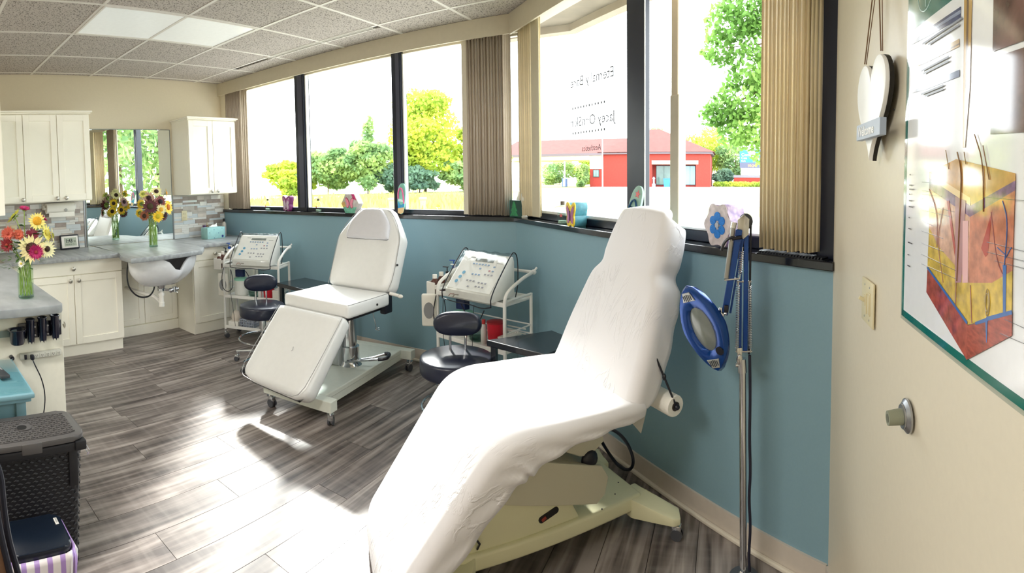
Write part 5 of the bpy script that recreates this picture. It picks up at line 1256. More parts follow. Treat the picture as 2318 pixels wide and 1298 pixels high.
# cable down the pole and zip tie
MB().tube([(.014, -.01, .86), (.018, -.012, .70), (.016, -.012, .55), (.022, -.012, .42), (.016, -.012, .33), (.024, -.014, .22), (.018, -.012, .12), (.022, -.012, .05)], .0055, n=8, smoothp=3).build('cable', mat('cable_dark', (20, 22, 44), .35), t)
MB().tube([(-.014, -.016, .052), (.0, -.024, .045), (.016, -.026, .040), (.026, -.018, .046)], .003, n=6, smoothp=1).ball((.022, -.026, .043), .006).tube([(.018, -.026, .043), (.0, -.03, .015), (-.012, -.034, .0065)], .0022, n=6).build('zip_tie', WHP, t)

# ================================================================ THINGS ON THE SILLS
def sill_box(name, label, cat, loc, rz): return E(name, label, cat, loc, rz)
def bfly(s, n=0):
    """butterfly outline, about s wide"""
    half = [(0, .36), (.10, .46), (.24, .56), (.40, .58), (.50, .48), (.50, .30), (.42, .10), (.36, .0), (.42, -.14), (.40, -.34), (.28, -.46), (.14, -.44), (0, -.36)]
    p = [(x*s, z*s) for x, z in half]+[(-x*s, z*s) for x, z in half[::-1][1:-1]]
    return p
def wing(s, sx):
    return [(sx*x*s, z*s) for x, z in [(.03, .05), (.14, .30), (.34, .44), (.42, .34), (.36, .10), (.28, .0), (.34, -.16), (.28, -.34), (.12, -.30), (.03, -.1)]]
t = sill_box('butterfly_box', 'purple butterfly-shaped tin on the sill of the left window pane', 'decoration', (-4.0, YW+.045, 1.2785), R(-10))
MB().prism(bfly(.155), -.025, .025, 'y', bev=.003).build('tin', mat('purple_tin', (140, 62, 124), .4, noise=.2, scale=30), t)
b = MB().prism(wing(.155, 1), -.0275, -.025, 'y').prism(wing(.155, -1)[::-1], -.0275, -.025, 'y'); b.build('wings', mat('lilac_print', (206, 186, 206), .5, noise=.25, scale=60), t, smooth=False)
MB().ball((.045, -.028, .045), (.012, .001, .014)).ball((-.045, -.028, .045), (.012, .001, .014)).build('spots', mat('magenta_print', (180, 60, 150), .5), t)
MB().tube([(-.012, -.028, -.055), (.0, -.034, -.06), (.014, -.03, -.052)], .003).build('ribbon', WHP, t)
def bottle_art(label, loc, h=.13, r=.03, cork=True):
    t = E('glass_bottle', label, 'glass bottle', loc)
    MB().lathe([(r*.95, 0), (r, .006), (r, h*.52), (r*.62, h*.68), (r*.45, h*.76), (r*.5, h*.80)], n=22).build('bottle_glass', glassy('bottle_glass_m', (228, 240, 236), .3, .04), t)
    MB().lathe([(r*.88, .004), (r*.88, .02)], n=16).build('sand', mat('sand_shells', (190, 206, 190), .8, noise=.4, scale=150), t)
    MB().cyl((0, 0, h*.78), (0, 0, h*.94), r*.42, n=14).build('cork', mat('cork_brown', (110, 100, 84), .8, noise=.2, scale=80), t)
    b = MB(); st = []
    for i in range(10): a = R(36*i+90); rr_ = .014 if i % 2 == 0 else .006; st.append((rr_*math.cos(a), h*.36+rr_*math.sin(a)))
    b.prism(st, -r-.002, -r+.0, 'y').build('starfish', mat('coral_star', (224, 110, 110), .5), t, smooth=False)
    b = MB(); b.tube([(r*.5*math.cos(R(a)), r*.5*math.sin(R(a)), h*.74) for a in range(0, 360, 30)], .002, n=5, closed=True).tube([(-.012, -.012, h*.74), (-.03, -.02, h*.71), (-.045, -.022, h*.69)], .0015, n=5).build('twine', mat('twine', (214, 206, 186), .8), t)
    return t
bottle_art('small corked glass bottle by the leftmost taupe blind', (-4.31, YW+.03, 1.2125))
bottle_art('small corked glass bottle on the sill right of the first mullion', (-3.545, YW+.03, 1.2125), .135)
t = sill_box('hexagon_tin', 'hexagonal tin with a pink butterfly on the sill of the middle pane', 'decoration', (-3.105, YW+.02, 1.298), R(-6))
hx = [(.118*math.cos(R(60*k)), .100*math.sin(R(60*k))) for k in range(6)]
hx = [(x*.98, z) for x, z in hx]
MB().prism(hx, -.03, .03, 'y', bev=.003).build('tin', mat('tin_art', (206, 200, 196), .4, noise=.22, scale=22), t)
MB().prism([(-.06, -.087), (.06, -.087), (.09, -.03), (.05, -.035), (.02, -.02), (-.02, -.03), (-.06, -.03), (-.088, -.035)], -.0318, -.03, 'y').build('print_green', mat('mint_print', (120, 196, 168), .5, noise=.3, scale=50), t, smooth=False)
MB().prism([(.02, .087), (.056, .087), (.088, .03), (.05, .04)], -.0318, -.03, 'y').build('print_magenta', mat('magenta_print2', (216, 60, 130), .5, noise=.3, scale=50), t, smooth=False)
MB().prism([(-.112, .0), (-.085, -.045), (-.05, -.02), (-.075, .02)], -.0318, -.03, 'y').build('print_yellow', mat('ochre_print', (216, 178, 110), .5, noise=.3, scale=50), t, smooth=False)
b = MB().prism(wing(.13, 1), -.034, -.032, 'y').prism(wing(.13, -1)[::-1], -.034, -.032, 'y'); b.build('butterfly_edge', mat('crimson_print', (176, 34, 84), .5), t, smooth=False)
b = MB().prism([(x*.84+.005, z*.86) for x, z in wing(.13, 1)], -.0355, -.034, 'y').prism([(x*.84-.005, z*.86) for x, z in wing(.13, -1)][::-1], -.0355, -.034, 'y'); b.build('butterfly_wings', mat('pink_print', (240, 150, 176), .5), t, smooth=False)
def sole(w, h):
    p = []
    for i in range(40):
        a = 2*math.pi*i/40; c, s_ = math.cos(a), math.sin(a); k = 1.0+.22*s_; x = w/2*k*math.copysign(abs(c)**.85, c)
        p.append((x, h/2*s_))
    return p
t = sill_box('flip_flop_sign', 'beach-painted flip-flop plaque leaning on the second mullion', 'decoration', (-2.535, YW-.005, 1.213), R(-8))
SM = Matrix.Translation((0, .0, .130)) @ Matrix.Rotation(R(-10), 4, 'X') @ Matrix.Rotation(R(-5), 4, 'Y')
MB().prism(sole(.088, .26), -.006, .006, 'y', bev=.002).tf(SM).build('plaque', mat('aqua_plaque', (140, 206, 190), .5, noise=.1, scale=20), t)
MB().prism([(-.030, -.118), (0, -.1295), (.030, -.118), (.034, -.095), (.036, -.075), (-.033, -.08), (-.033, -.10)], -.0075, -.006, 'y').tf(SM).build('sand_print', mat('sand_print', (222, 190, 140), .6), t, smooth=False)
MB().prism([(-.033, -.08), (.036, -.075), (.038, -.04), (.0, -.055), (-.034, -.02)], -.0075, -.006, 'y').tf(SM).build('sea_print', mat('sea_print', (60, 156, 206), .5, noise=.2, scale=40), t, smooth=False)
MB().prism([(-.033, -.018), (.02, -.03), (.03, -.02), (.0, -.005), (-.03, .0)], -.0075, -.006, 'y').tf(SM).build('foam_print', mat('foam_print', (222, 236, 240), .5), t, smooth=False)
MB().tube([(-.032, -.008, .0), (-.028, -.018, .05), (-.012, -.022, .08), (.004, -.024, .088), (.022, -.022, .07), (.032, -.018, .02), (.034, -.008, -.045)], .006, n=8, smoothp=2).tf(SM).build('thong', mat('pink_thong', (226, 96, 150), .4), t)
# green tissue box at the wall corner
t = sill_box('tissue_box', 'green tissue box with a Christmas-tree picture at the corner of the sills', 'tissue box', (-1.475, YW-.03+.035, 1.2125), R(-20))
MB().box((0, 0, .0625), (.118, .118, .125), bev=.003).build('box', mat('green_card', (20, 70, 62), .4, noise=.25, scale=12), t)
MB().b2(-.0597, -.0592, -.057, .057, .002, .123).build('side_panel', mat('teal_card', (70, 136, 144), .4, noise=.15, scale=12), t, smooth=False)
b = MB()
for k, (z, w_) in enumerate(((.012, .042), (.045, .034), (.075, .022))): b.prism([(-w_-.012, z), (w_-.012, z), (w_*.4-.012, z+.036), (-.012, z+.045), (-w_*.4-.012, z+.036)], -.0605-k*.0004, -.0595, 'y')
b.build('tree_print', mat('tree_green', (44, 140, 88), .5, noise=.35, scale=50), t, smooth=False)
b = MB().prism([(-.035, .125), (.03, .125), (.012, .16), (-.006, .195), (-.018, .16)], -.012, -.008, 'y').prism([(-.05, .125), (.0, .125), (-.012, .165), (-.03, .135)], .006, .01, 'y'); b.build('tissue', MC['tissue_white'], t, smooth=False)
t = sill_box('figurine', 'small round-topped white ornament half hidden by the corner blinds', 'decoration', BAY @ Vector((-3.395, 1.60, 1.2125)), AB)
MB().lathe([(.022, 0), (.024, .01), (.012, .02), (.012, .06), (.02, .09), (.026, .13), (.024, .17), (.012, .195), (.002, .20)], n=20).build('figure', mat('ornament_white', (226, 224, 212), .4), t)
# corked bottle + yellow butterfly box + sea flip-flop + corked bottle + flower tin on the bay sill
bottle_art('wire-topped glass bottle left of the yellow butterfly box', BAY @ Vector((-2.835, 1.60, 1.212)), .15, .033)
t = sill_box('butterfly_box', 'yellow-edged purple butterfly box on the bay window sill', 'decoration', BAY @ Vector((-2.655, 1.60, 1.2745)), AB+R(2))
Mq = Matrix.Diagonal((.78, 1, 1.08, 1))
MB().prism(bfly(.125), -.045, .04, 'y', bev=.002).tf(Mq).build('box_body', mat('teal_art', (80, 150, 166), .5, noise=.35, scale=25), t)
MB().prism(bfly(.130), -.052, -.044, 'y', bev=.002).tf(Mq).build('front_face', mat('yellow_art', (238, 208, 60), .5, noise=.25, scale=60), t)
b = MB().prism(wing(.125, 1), -.0545, -.052, 'y').prism(wing(.125, -1)[::-1], -.0545, -.052, 'y'); b.tf(Mq).build('wings', mat('mauve_art', (178, 112, 160), .5, noise=.25, scale=60), t, smooth=False)
MB().tube([(0, -.056, -.03), (0, -.057, .03)], .003).build('butterfly_body', mat('plum', (84, 40, 100), .5), t)
t = sill_box('flip_flop_sign', 'pale green flip-flop plaque lettered SEAS behind the covered headrest', 'decoration', BAY @ Vector((-2.10, 1.60, 1.212)), AB)
SM = Matrix.Translation((0, .0, .125)) @ Matrix.Rotation(R(-8), 4, 'X') @ Matrix.Rotation(R(14), 4, 'Y')
MB().prism(sole(.092, .25), -.006, .006, 'y', bev=.002).tf(SM).build('plaque', mat('sage_plaque', (150, 186, 172), .5), t)
st = []
for i in range(10): a = R(36*i+90); rr_ = .022 if i % 2 == 0 else .009; st.append((rr_*math.cos(a)+.004, .082+rr_*math.sin(a)))
MB().prism(st, -.0085, -.006, 'y').tf(SM).build('starfish', mat('coral_star', (224, 110, 110)), t, smooth=False)
MB().tube([(-.044, -.007, -.02), (-.025, -.012, .035), (.0, -.014, .055), (.022, -.012, .03), (.040, -.007, -.03)], .005, n=8, smoothp=2).tf(SM).build('thong', mat('navy_thong', (24, 72, 112), .4), t)
text('letters', 'SEAS', .042, mat('navy_letter', (22, 62, 96), .5), t, SM @ Matrix.Translation((0.002, -.0068, -.018)) @ Matrix.Rotation(R(90), 4, 'X'), .0006, 'CENTER', .82, .001)
bottle_art('corked bottle peeping out right of the covered headrest', BAY @ Vector((-1.845, 1.60, 1.212)), .15, .03)
t = sill_box('flower_tin', 'flower-shaped tin with a glittering blue blossom on the bay window sill', 'decoration', BAY @ Vector((-1.455, 1.585, 1.308)), AB+R(-6))
fo = []
for i in range(72): a = 2*math.pi*i/72; r_ = .088*(1+.11*math.cos(6*a)); fo.append((r_*math.cos(a)*.92, r_*math.sin(a)))
MB().prism(fo, -.045, .045, 'y', bev=.003).build('tin', mat('floral_art', (190, 168, 186), .4, noise=.4, scale=45, c2=(120, 96, 150)), t)
MB().prism([(x*.99, z*.99) for x, z in fo], -.0475, -.045, 'y', bev=.001).build('front_face', mat('floral_face', (214, 204, 206), .45, noise=.25, scale=40), t)
bl = MB()
for k in range(6): a = R(60*k+90); bl.cyl((.034*math.cos(a)*.92, -.0475, .036*math.sin(a)), (.034*math.cos(a)*.92, -.051, .036*math.sin(a)), .0185, n=18)
bl.build('blossom', mat('glitter_blue', (20, 130, 226), .3, noise=.4, scale=400), t)
MB().cyl((0, -.050, 0), (0, -.0525, 0), .012, n=18).build('blossom_centre', mat('silver_glitter', (190, 196, 206), .3, .5, noise=.3, scale=400), t)
# floor-vent style grille on the sill at the right end
t = E('sill_vent', 'black slotted heating grille at the right end of the bay window sill', 'vent', BAY @ Vector((-1.12, 1.585, 1.212)), AB)
b = MB()
for i in range(22): b.box((-.14+i*.0135, 0, .006), (.006, .05, .010), (0, R(25), 0))
b.build('grille', BLKM, t, smooth=False)
MB().b2(-.15, .155, -.03, .03, 0, .002).build('frame', BLKM, t, smooth=False)

# ================================================================ RIGHT WALL
# frame of reference: s along the wall = world y, wall x depends on y
def wx(y): return .3464+.0168*y-.0008
t = E('heart_sign', 'white wooden heart sign hung by twine on the right wall', 'sign', (wx(1.22), 1.215, 1.70), R(-.96))
hp = [(.0, .055), (-.02, .085), (-.055, .103), (-.095, .09), (-.125, .05), (-.135, .0), (-.125, -.05), (-.09, -.095), (-.045, -.128), (-.008, -.155), (.03, -.12), (.08, -.065), (.11, -.02), (.135, .03), (.14, .07), (.12, .10), (.09, .11), (.055, .10), (.025, .08)]
hp = []
for i in range(60):
    a = 2*math.pi*i/60; x = 16*math.sin(a)**3; z = 13*math.cos(a)-5*math.cos(2*a)-2*math.cos(3*a)-math.cos(4*a); hp.append((x*.0082, z*.0082-.01+(.0 if z > -12 else 0)))
MB().prism(hp, -.030, -.020, 'x', bev=.001).build('heart', mat('sign_white', (252, 253, 253), .4), t)
MB().prism([(y*1.01, z*1.01) for y, z in hp], -.020, -.010, 'x').build('backing', mat('sign_back', (30, 26, 22), .6), t, smooth=False)
MB().b2(-.046, -.031, -.150, .065, -.100, -.062, bev=.001).build('name_plate', mat('plate_grey', (176, 188, 206), .5), t, smooth=False)
o = text('letters', 'Welcome', .032, mat('plate_white', (245, 246, 246), .5), t, Matrix.Translation((-.0465, .045, -.092)) @ Matrix.Rotation(R(-90), 4, 'Z') @ Matrix.Rotation(R(90), 4, 'X'), .0006, 'LEFT', 1.15, .0006)
tw = mat('jute', (122, 92, 66), .9)
MB().tube([(-.026, -.075, .095), (-.018, -.01, .30), (-.012, .005, .36)], .0016, n=6).tube([(-.026, .075, .095), (-.018, .02, .30), (-.012, .005, .36)], .0016, n=6).tube([(-.022, -.075, .095), (-.014, -.03, .25), (-.008, .005, .36)], .0012, n=6).tube([(-.022, .075, .095), (-.014, .03, .25), (-.008, .005, .36)], .0012, n=6).build('twine', tw, t)
t = E('light_switch', 'cream double switch plate with toggle and slide dimmer', 'switch', (wx(1.295), 1.295, 1.185), R(-.96))
IV = MC['ivory_plastic']
MB().b2(-.006, 0, -.058, .058, -.0575, .0575, bev=.003).build('cover_plate', IV, t)
MB().b2(-.008, -.005, .018, .030, -.014, .014, bev=.001).box((-.014, .024, .004), (.018, .008, .010), (0, R(30), 0), bev=.002).build('toggle', IV, t)
MB().b2(-.009, -.005, -.036, -.012, -.030, .030, bev=.002).b2(-.011, -.008, -.034, -.022, -.026, .026, bev=.001).b2(-.013, -.009, -.018, -.014, -.026, .026).build('dimmer', IV, t)
for y in (.024, -.024):
    for z in (.042, -.042): MB().cyl((-.0065, y, z), (-.0045, y, z), .003, n=8).build('screw', STEEL, t)
t = E('door_bumper', 'round steel wall door stop with grey-green rubber tip', 'door stop', (wx(.972), .972, 1.028), R(-.96))
b = MB().cyl((0, 0, 0), (-.004, 0, 0), .034, n=32).cyl((-.004, 0, 0), (-.010, 0, 0), .033, .026, n=32).cyl((-.010, 0, 0), (-.013, 0, 0), .024, n=32); b.build('flange', STEEL, t)
MB().cyl((-.013, 0, 0), (-.042, 0, 0), .0165, .0145, n=24).cyl((-.042, 0, 0), (-.0425, 0, 0), .0145, n=24).build('rubber_tip', mat('rubber_sage', (138, 142, 122), .6), t)
MB().cyl((-.0425, 0, 0), (-.043, 0, 0), .0085, n=18).build('tip_recess', mat('rubber_dark', (100, 102, 86), .6), t)
tag(MB().ball((wx(1.02)-.001, 1.105, 1.66), .002, 8).build('nail', BLKP), 'tiny nail in the wall between the heart sign and the poster', 'nail')
# poster
t = E('anatomy_poster', 'laminated skin anatomy poster with green border on the right wall', 'poster', (wx(.62), .62, 0), R(-.963))
PX = -.0015
pc_ = {'sheet': (238, 240, 242), 'navy': (52, 62, 104), 'steel': (140, 150, 176), 'gold': (190, 152, 78), 'brown': (110, 80, 40), 'photo': (132, 98, 90), 'tan': (216, 164, 92), 'tanl': (240, 206, 156), 'purple': (152, 112, 152), 'peach': (232, 182, 150), 'yellow': (234, 200, 84), 'muscle': (196, 92, 72), 'salmon': (222, 142, 108), 'brick': (190, 88, 68), 'mauve': (176, 130, 132), 'pink': (232, 182, 182), 'red': (180, 70, 52), 'blue': (58, 108, 176), 'hair': (130, 88, 44), 'vein': (170, 120, 120), 'line': (90, 90, 96), 'green': (10, 110, 98)}
def pmat(k):
    nz = {'photo': .5, 'tan': .16, 'purple': .35, 'peach': .25, 'yellow': .25, 'muscle': .35, 'salmon': .25, 'brick': .3}.get(k, .02)
    return mat('print_'+k, pc_[k], .10, noise=nz, scale=55 if k != 'photo' else 14, coat=.6, stretch=(1, 1, 3 if k == 'brick' else 1), c2=tuple(int(v*(1-nz)) for v in pc_[k]) if nz > .1 else None)
MB().b2(PX, 0, 1.022-.62, .20-.62, 1.222, 2.36).build('sheet', pmat('sheet'), t, smooth=False)
MB().b2(PX-.0003, PX, 1.022-.62, 1.010-.62, 1.222, 2.36).b2(PX-.0003, PX, 1.022-.62, .20-.62, 1.222, 1.236).b2(PX-.0003, PX, .212-.62, .20-.62, 1.222, 2.36).b2(PX-.0003, PX, 1.010-.62, .752-.62, 1.804, 2.36).build('green_border', pmat('green'), t, smooth=False)
MB().b2(PX+.0006, PX+.0009, 1.030-.62, .192-.62, 1.214, 2.368).build('laminate_margin', glassy('laminate', (235, 240, 240), .2, .02), t, smooth=False)
b = MB().tube([(PX-.0004, .925-.62+.042*math.cos(R(a)), 1.868+.045*math.sin(R(a))) for a in range(0, 360, 10)], .0008, n=4, closed=True).tube([(PX-.0004, .927-.62, 1.905), (PX-.0004, .922-.62, 1.83)], .001, n=4).tube([(PX-.0004, .905-.62, 1.88), (PX-.0004, .89-.62, 1.872)], .002, n=4); b.build('emblem', mat('emblem_white', (220, 236, 232), .3), t)
POLYS=[('navy',[(0.907,1.785),(0.761,1.783),(0.76,1.764),(0.906,1.771)]),('navy',[(0.907,1.785),(0.906,1.771),(1.002,1.777),(1.003,1.78)]),('steel',[(0.895,1.78),(0.761,1.778),(0.76,1.772),(0.899,1.776)]),('gold',[(0.91,1.73),(0.862,1.734),(0.763,1.733),(0.762,1.72),(0.914,1.724)]),('gold',[(0.91,1.729),(0.912,1.724),(0.955,1.726),(0.955,1.728)]),('brown',[(0.896,1.726),(0.762,1.726),(0.762,1.724),(0.896,1.723)]),('navy',[(0.907,1.687),(0.858,1.684),(0.759,1.683),(0.758,1.672),(0.906,1.674)]),('navy',[(0.906,1.685),(0.906,1.674),(0.99,1.679),(0.99,1.681)]),('gold',[(0.748,1.79),(0.719,1.781),(0.718,1.648),(0.742,1.651)]),('brown',[(0.738,1.787),(0.73,1.784),(0.727,1.649),(0.734,1.65)]),('gold',[(0.742,1.651),(0.718,1.648),(0.729,1.558),(0.737,1.558)]),('photo',[(0.65,1.797),(0.477,1.782),(0.471,1.682),(0.647,1.688)]),('photo',[(0.647,1.679),(0.471,1.674),(0.464,1.566),(0.646,1.573)]),('tan',[(0.879,1.52),(0.761,1.541),(0.573,1.518),(0.704,1.481)]),('tanl',[(0.879,1.52),(0.704,1.481),(0.703,1.469),(0.878,1.51)]),('purple',[(0.878,1.51),(0.703,1.469),(0.703,1.452),(0.877,1.491)]),('tan',[(0.704,1.481),(0.573,1.518),(0.572,1.509),(0.701,1.469)]),('purple',[(0.703,1.469),(0.572,1.509),(0.572,1.496),(0.703,1.452)]),('peach',[(0.877,1.491),(0.703,1.452),(0.701,1.352),(0.755,1.371),(0.822,1.391),(0.872,1.421)]),('yellow',[(0.872,1.421),(0.822,1.391),(0.755,1.371),(0.701,1.352),(0.699,1.29),(0.875,1.347)]),('muscle',[(0.875,1.347),(0.7,1.288),(0.7,1.234),(0.877,1.301)]),('salmon',[(0.703,1.452),(0.572,1.496),(0.572,1.392),(0.627,1.366),(0.701,1.352)]),('yellow',[(0.701,1.352),(0.627,1.366),(0.572,1.392),(0.57,1.338),(0.7,1.288)]),('brick',[(0.7,1.287),(0.569,1.336),(0.568,1.308),(0.7,1.234)]),('mauve',[(0.759,1.481),(0.719,1.476),(0.726,1.348),(0.75,1.343)]),('pink',[(0.728,1.444),(0.708,1.446),(0.703,1.352),(0.723,1.348)]),('red',[(0.631,1.469),(0.641,1.404),(0.648,1.399),(0.662,1.41)]),('red',[(0.793,1.472),(0.783,1.473),(0.752,1.4),(0.754,1.385)]),('blue',[(0.57,1.341),(0.568,1.336),(0.637,1.31),(0.64,1.315)]),('blue',[(0.637,1.315),(0.634,1.31),(0.673,1.295),(0.674,1.299)]),('blue',[(0.597,1.396),(0.587,1.397),(0.585,1.332),(0.592,1.33)]),('blue',[(0.642,1.31),(0.635,1.311),(0.635,1.28),(0.637,1.279)]),('blue',[(0.878,1.346),(0.871,1.349),(0.699,1.293),(0.702,1.288)])]
LINES=[('hair',0.0023,[(0.755,1.552),(0.737,1.523),(0.737,1.482),(0.743,1.347)]),('hair',0.00184,[(0.694,1.576),(0.662,1.533),(0.658,1.463)]),('hair',0.0015,[(0.665,1.558),(0.643,1.509)]),('hair',0.00138,[(0.802,1.557),(0.787,1.525)]),('hair',0.00138,[(0.729,1.551),(0.721,1.532)]),('vein',0.00138,[(0.83,1.39),(0.832,1.451),(0.875,1.49)]),('vein',0.00115,[(0.798,1.334),(0.83,1.401),(0.807,1.46)]),('blue',0.0015,[(0.592,1.396),(0.586,1.456),(0.603,1.481)]),('blue',0.00138,[(0.593,1.411),(0.613,1.417)]),('blue',0.00138,[(0.59,1.406),(0.575,1.422)]),('vein',0.00138,[(0.597,1.384),(0.614,1.399),(0.634,1.464)]),('vein',0.00138,[(0.745,1.344),(0.745,1.301)]),('vein',0.00138,[(0.693,1.35),(0.685,1.295)]),('line',0.00069,[(0.912,1.502),(0.806,1.501)]),('line',0.00069,[(0.911,1.486),(0.849,1.485)]),('line',0.00069,[(0.91,1.479),(0.818,1.479)]),('line',0.00069,[(0.91,1.471),(0.843,1.468)]),('line',0.00069,[(0.909,1.46),(0.761,1.456)]),('line',0.00069,[(0.913,1.45),(0.769,1.447)]),('line',0.00069,[(0.907,1.43),(0.849,1.425)]),('line',0.00069,[(0.91,1.411),(0.803,1.408)]),('line',0.00069,[(0.908,1.388),(0.798,1.386)]),('line',0.00069,[(0.907,1.367),(0.749,1.363)]),('line',0.00069,[(0.905,1.349),(0.745,1.35)]),('line',0.00069,[(0.659,1.484),(0.542,1.484)]),('line',0.00069,[(0.644,1.421),(0.538,1.421)]),('line',0.00069,[(0.643,1.407),(0.537,1.409)]),('line',0.00069,[(0.619,1.398),(0.537,1.4)]),('line',0.00069,[(0.587,1.325),(0.532,1.326)]),('line',0.00069,[(0.598,1.303),(0.531,1.307)])]

byk = {}
for i, (k, P_) in enumerate(POLYS):
    b = byk.setdefault(k, MB()); x = -.0022-i*.00006
    A = [b.bm.verts.new((x, y-.62, z)) for y, z in P_]; b.bm.faces.new(A)
for k, b in byk.items(): b.build('printed_shape', pmat(k), t, smooth=False)
byk = {}
for k, wd, P_ in LINES:
    byk.setdefault(k, MB()).tube([(-.0042, y-.62, z) for y, z in P_], max(.0004, wd*.5), n=4, smoothp=0 if k == 'line' else 2)
for k, b in byk.items(): b.build('printed_line', pmat(k), t)
for k, (y, z, r_) in enumerate(((.655, 1.36, .014),)):
    MB().tube([(-.0042, .638-.62+(.006+.0018*math.sin(a*.9))*math.cos(a), 1.335+.016*math.sin(a*1.0)*(1-.25*math.sin(a*.33))) for a in [i*.5 for i in range(50)]], .0009, n=4).build('gland', mat('gland_grey', (176, 158, 116), .3), t)
TXG = mat('print_text', (70, 70, 74), .3)
b = MB()
for i in range(11): yy = 1.0-.62; zz = (1.516, 1.495, 1.487, 1.477, 1.464, 1.452, 1.43, 1.408, 1.38, 1.355, 1.333)[i]; b.b2(-.0042, -.0040, yy-.015, yy-.022-.008*(i % 3), zz-.0012, zz+.0012)
for (y0_, y1_, z_) in ((.93, .75, 1.762), (.90, .76, 1.754), (.93, .80, 1.712), (.92, .80, 1.705), (.93, .82, 1.668), (.91, .82, 1.662)): b.b2(-.0042, -.0040, y0_-.62, y1_-.62, z_-.0018, z_+.0018)
b.build('printed_text', TXG, t, smooth=False)
# ================================================================ OUTSIDE
GZ = -.3
def rgbnoise(name, a, b_, scale, rough=.8): return mat(name, a, rough, c2=b_, scale=scale)
g = MB().prism([(-140, 3.75), (-140, 200), (120, 200), (120, 1.0), (.7, 1.0), (.7, 1.95), (-1.36, 3.8)], GZ-.2, GZ).build('ground', rgbnoise('field_grass', (150, 150, 62), (112, 122, 44), .8), smooth=False); struct(g)
g = MB().prism([(-16, 31), (-24, 94), (-45, 125), (60, 125), (60, 31)], GZ, GZ+.02).build('ground', rgbnoise('lot_asphalt', (180, 176, 168), (160, 156, 150), .6), smooth=False); struct(g, 'pale parking lot before the red building')
g = MB().prism([(-9, 5.0), (-20, 23), (50, 23), (50, 3.0), (1, 3.0)], GZ, GZ+.02).build('ground', MC['lot_asphalt'], smooth=False); struct(g, 'pale paving just outside the bay window')
g = MB().prism([(-11, 20), (-22, 40), (-28, 47), (-16, 31)], GZ, GZ+.015).build('ground', MC['lot_asphalt'], smooth=False); struct(g, 'pale drive crossing the lawn')
# concrete canopy over the bay window
CON = mat('concrete_canopy', (128, 118, 104), .8, noise=.18, scale=4, bump=.3)
cn = E('concrete_canopy', 'weathered concrete canopy with an edge lip above the bay window outside', 'canopy', (0, 0, 0))
wq2 = lambda a, b: (BAY @ Vector((a, b, 0))).to_2d()[:]
P1 = [wq2(-3.30, 1.80), wq2(-.0, 1.80), wq2(-.0, 2.58), wq2(-4.32, 2.58), (-2.6, 4.90), (-2.6, 3.78), (-1.42, 3.78)]
MB().prism(P1, 2.93, 3.15).build('slab', CON, cn, smooth=False)
MB().prism([wq2(0, 2.50), wq2(0, 2.60), wq2(-4.325, 2.60), (-2.6, 4.93), (-2.6, 4.82), wq2(-4.27, 2.50)], 2.865, 2.93).build('edge_lip', mat('concrete_light', (156, 144, 130), .8, noise=.1, scale=5), cn, smooth=False)
MB().cyl(Vector((*wq2(-3.35, 2.28), 2.90)), Vector((*wq2(-3.35, 2.28), 2.931)), .10, n=20).build('soffit_light', mat('soffit_dark', (90, 84, 84), .6), cn)
# outside wall skin below / above windows keeps light out
struct(MB().b2(-8, XF, YW, YW+.2, -.3, 3.2).build('trim_9', mat('brick_out', (150, 120, 100), .8), smooth=False), 'outer wall left of the windows')
t = E('downspout', 'tan painted downspout standing outside the right bay pane', 'pipe', BAY @ Vector((-2.145, 1.93, GZ)), AB)
MB().b2(-.028, .028, -.02, .02, 0, 3.3, bev=.006).build('upper_pipe', mat('tan_paint', (206, 186, 160), .6), t, smooth=False)
MB().b2(-.028, .044, -.028, .028, 0.02, 1.95+.30, bev=.006).build('lower_sleeve', mat('tan_paint2', (200, 182, 158), .6, noise=.05, scale=20), t, smooth=False)
# drive-through building
BRK = mat('red_brick', (140, 44, 34), .85, noise=.12, scale=3); RF = mat('roof_shingle', (104, 52, 48), .9, noise=.15, scale=1.2); DKB = mat('dark_fascia', (96, 84, 92), .6); CRW = mat('cream_stucco', (226, 216, 190), .7); GLS = mat('far_glass', (96, 124, 118), .1, noise=.3, scale=.6)
t = E('drive_through_building', 'red brick building with hipped roof and drive-through across the lot', 'building', (0, 88, GZ))
bx = MB(); bx.b2(-21.6, -12.8, 0, 12, 0, 5.6).b2(-12.8, -2.9, 2.4, 12, 0, 5.6).b2(-12.8, -2.9, 0, 2.4, 4.5, 5.6).b2(-5.3, -2.9, 0, 2.4, 0, 4.5).build('wall', BRK, t, smooth=False)
MB().b2(-23.7, -21.6, 0, 6, 0, 3.1).build('teller_booth', BRK, t, smooth=False)
MB().b2(-23.7, -21.6, -.05, 6, 3.1, 5.4).build('stucco_panel', CRW, t, smooth=False)
MB().b2(-40, -23.7, -.4, 8, 4.7, 5.4).build('canopy_fascia', CRW, t, smooth=False)
MB().b2(-40, -21.4, -.6, 8.2, 5.4, 5.85).b2(-21.8, -2.5, -.5, 12.4, 5.6, 6.0).build('eave', DKB, t, smooth=False)
rb = MB()
def hip(x0, x1, y0, y1, z0, z1, rx0, rx1):
    ym = (y0+y1)/2
    v = [rb.bm.verts.new(p) for p in ((x0, y0, z0), (x1, y0, z0), (x1, y1, z0), (x0, y1, z0), (rx0, ym, z1), (rx1, ym, z1))]
    for f in ((0, 1, 5, 4), (1, 2, 5), (2, 3, 4, 5), (3, 0, 4), (3, 2, 1, 0)): rb.bm.faces.new([v[i] for i in f])
hip(-42, -17, -.6, 8.6, 5.85, 8.6, -39, -15); rb.build('canopy_roof', RF, t, smooth=False)
rb = MB(); hip(-22.2, -2.2, -.7, 12.6, 5.95, 10.3, -13.9, -12.2); rb.build('main_roof', RF, t, smooth=False)
MB().b2(-12.8, -4.9, -.12, 0, 3.85, 4.5).build('entrance_beam', CRW, t, smooth=False)
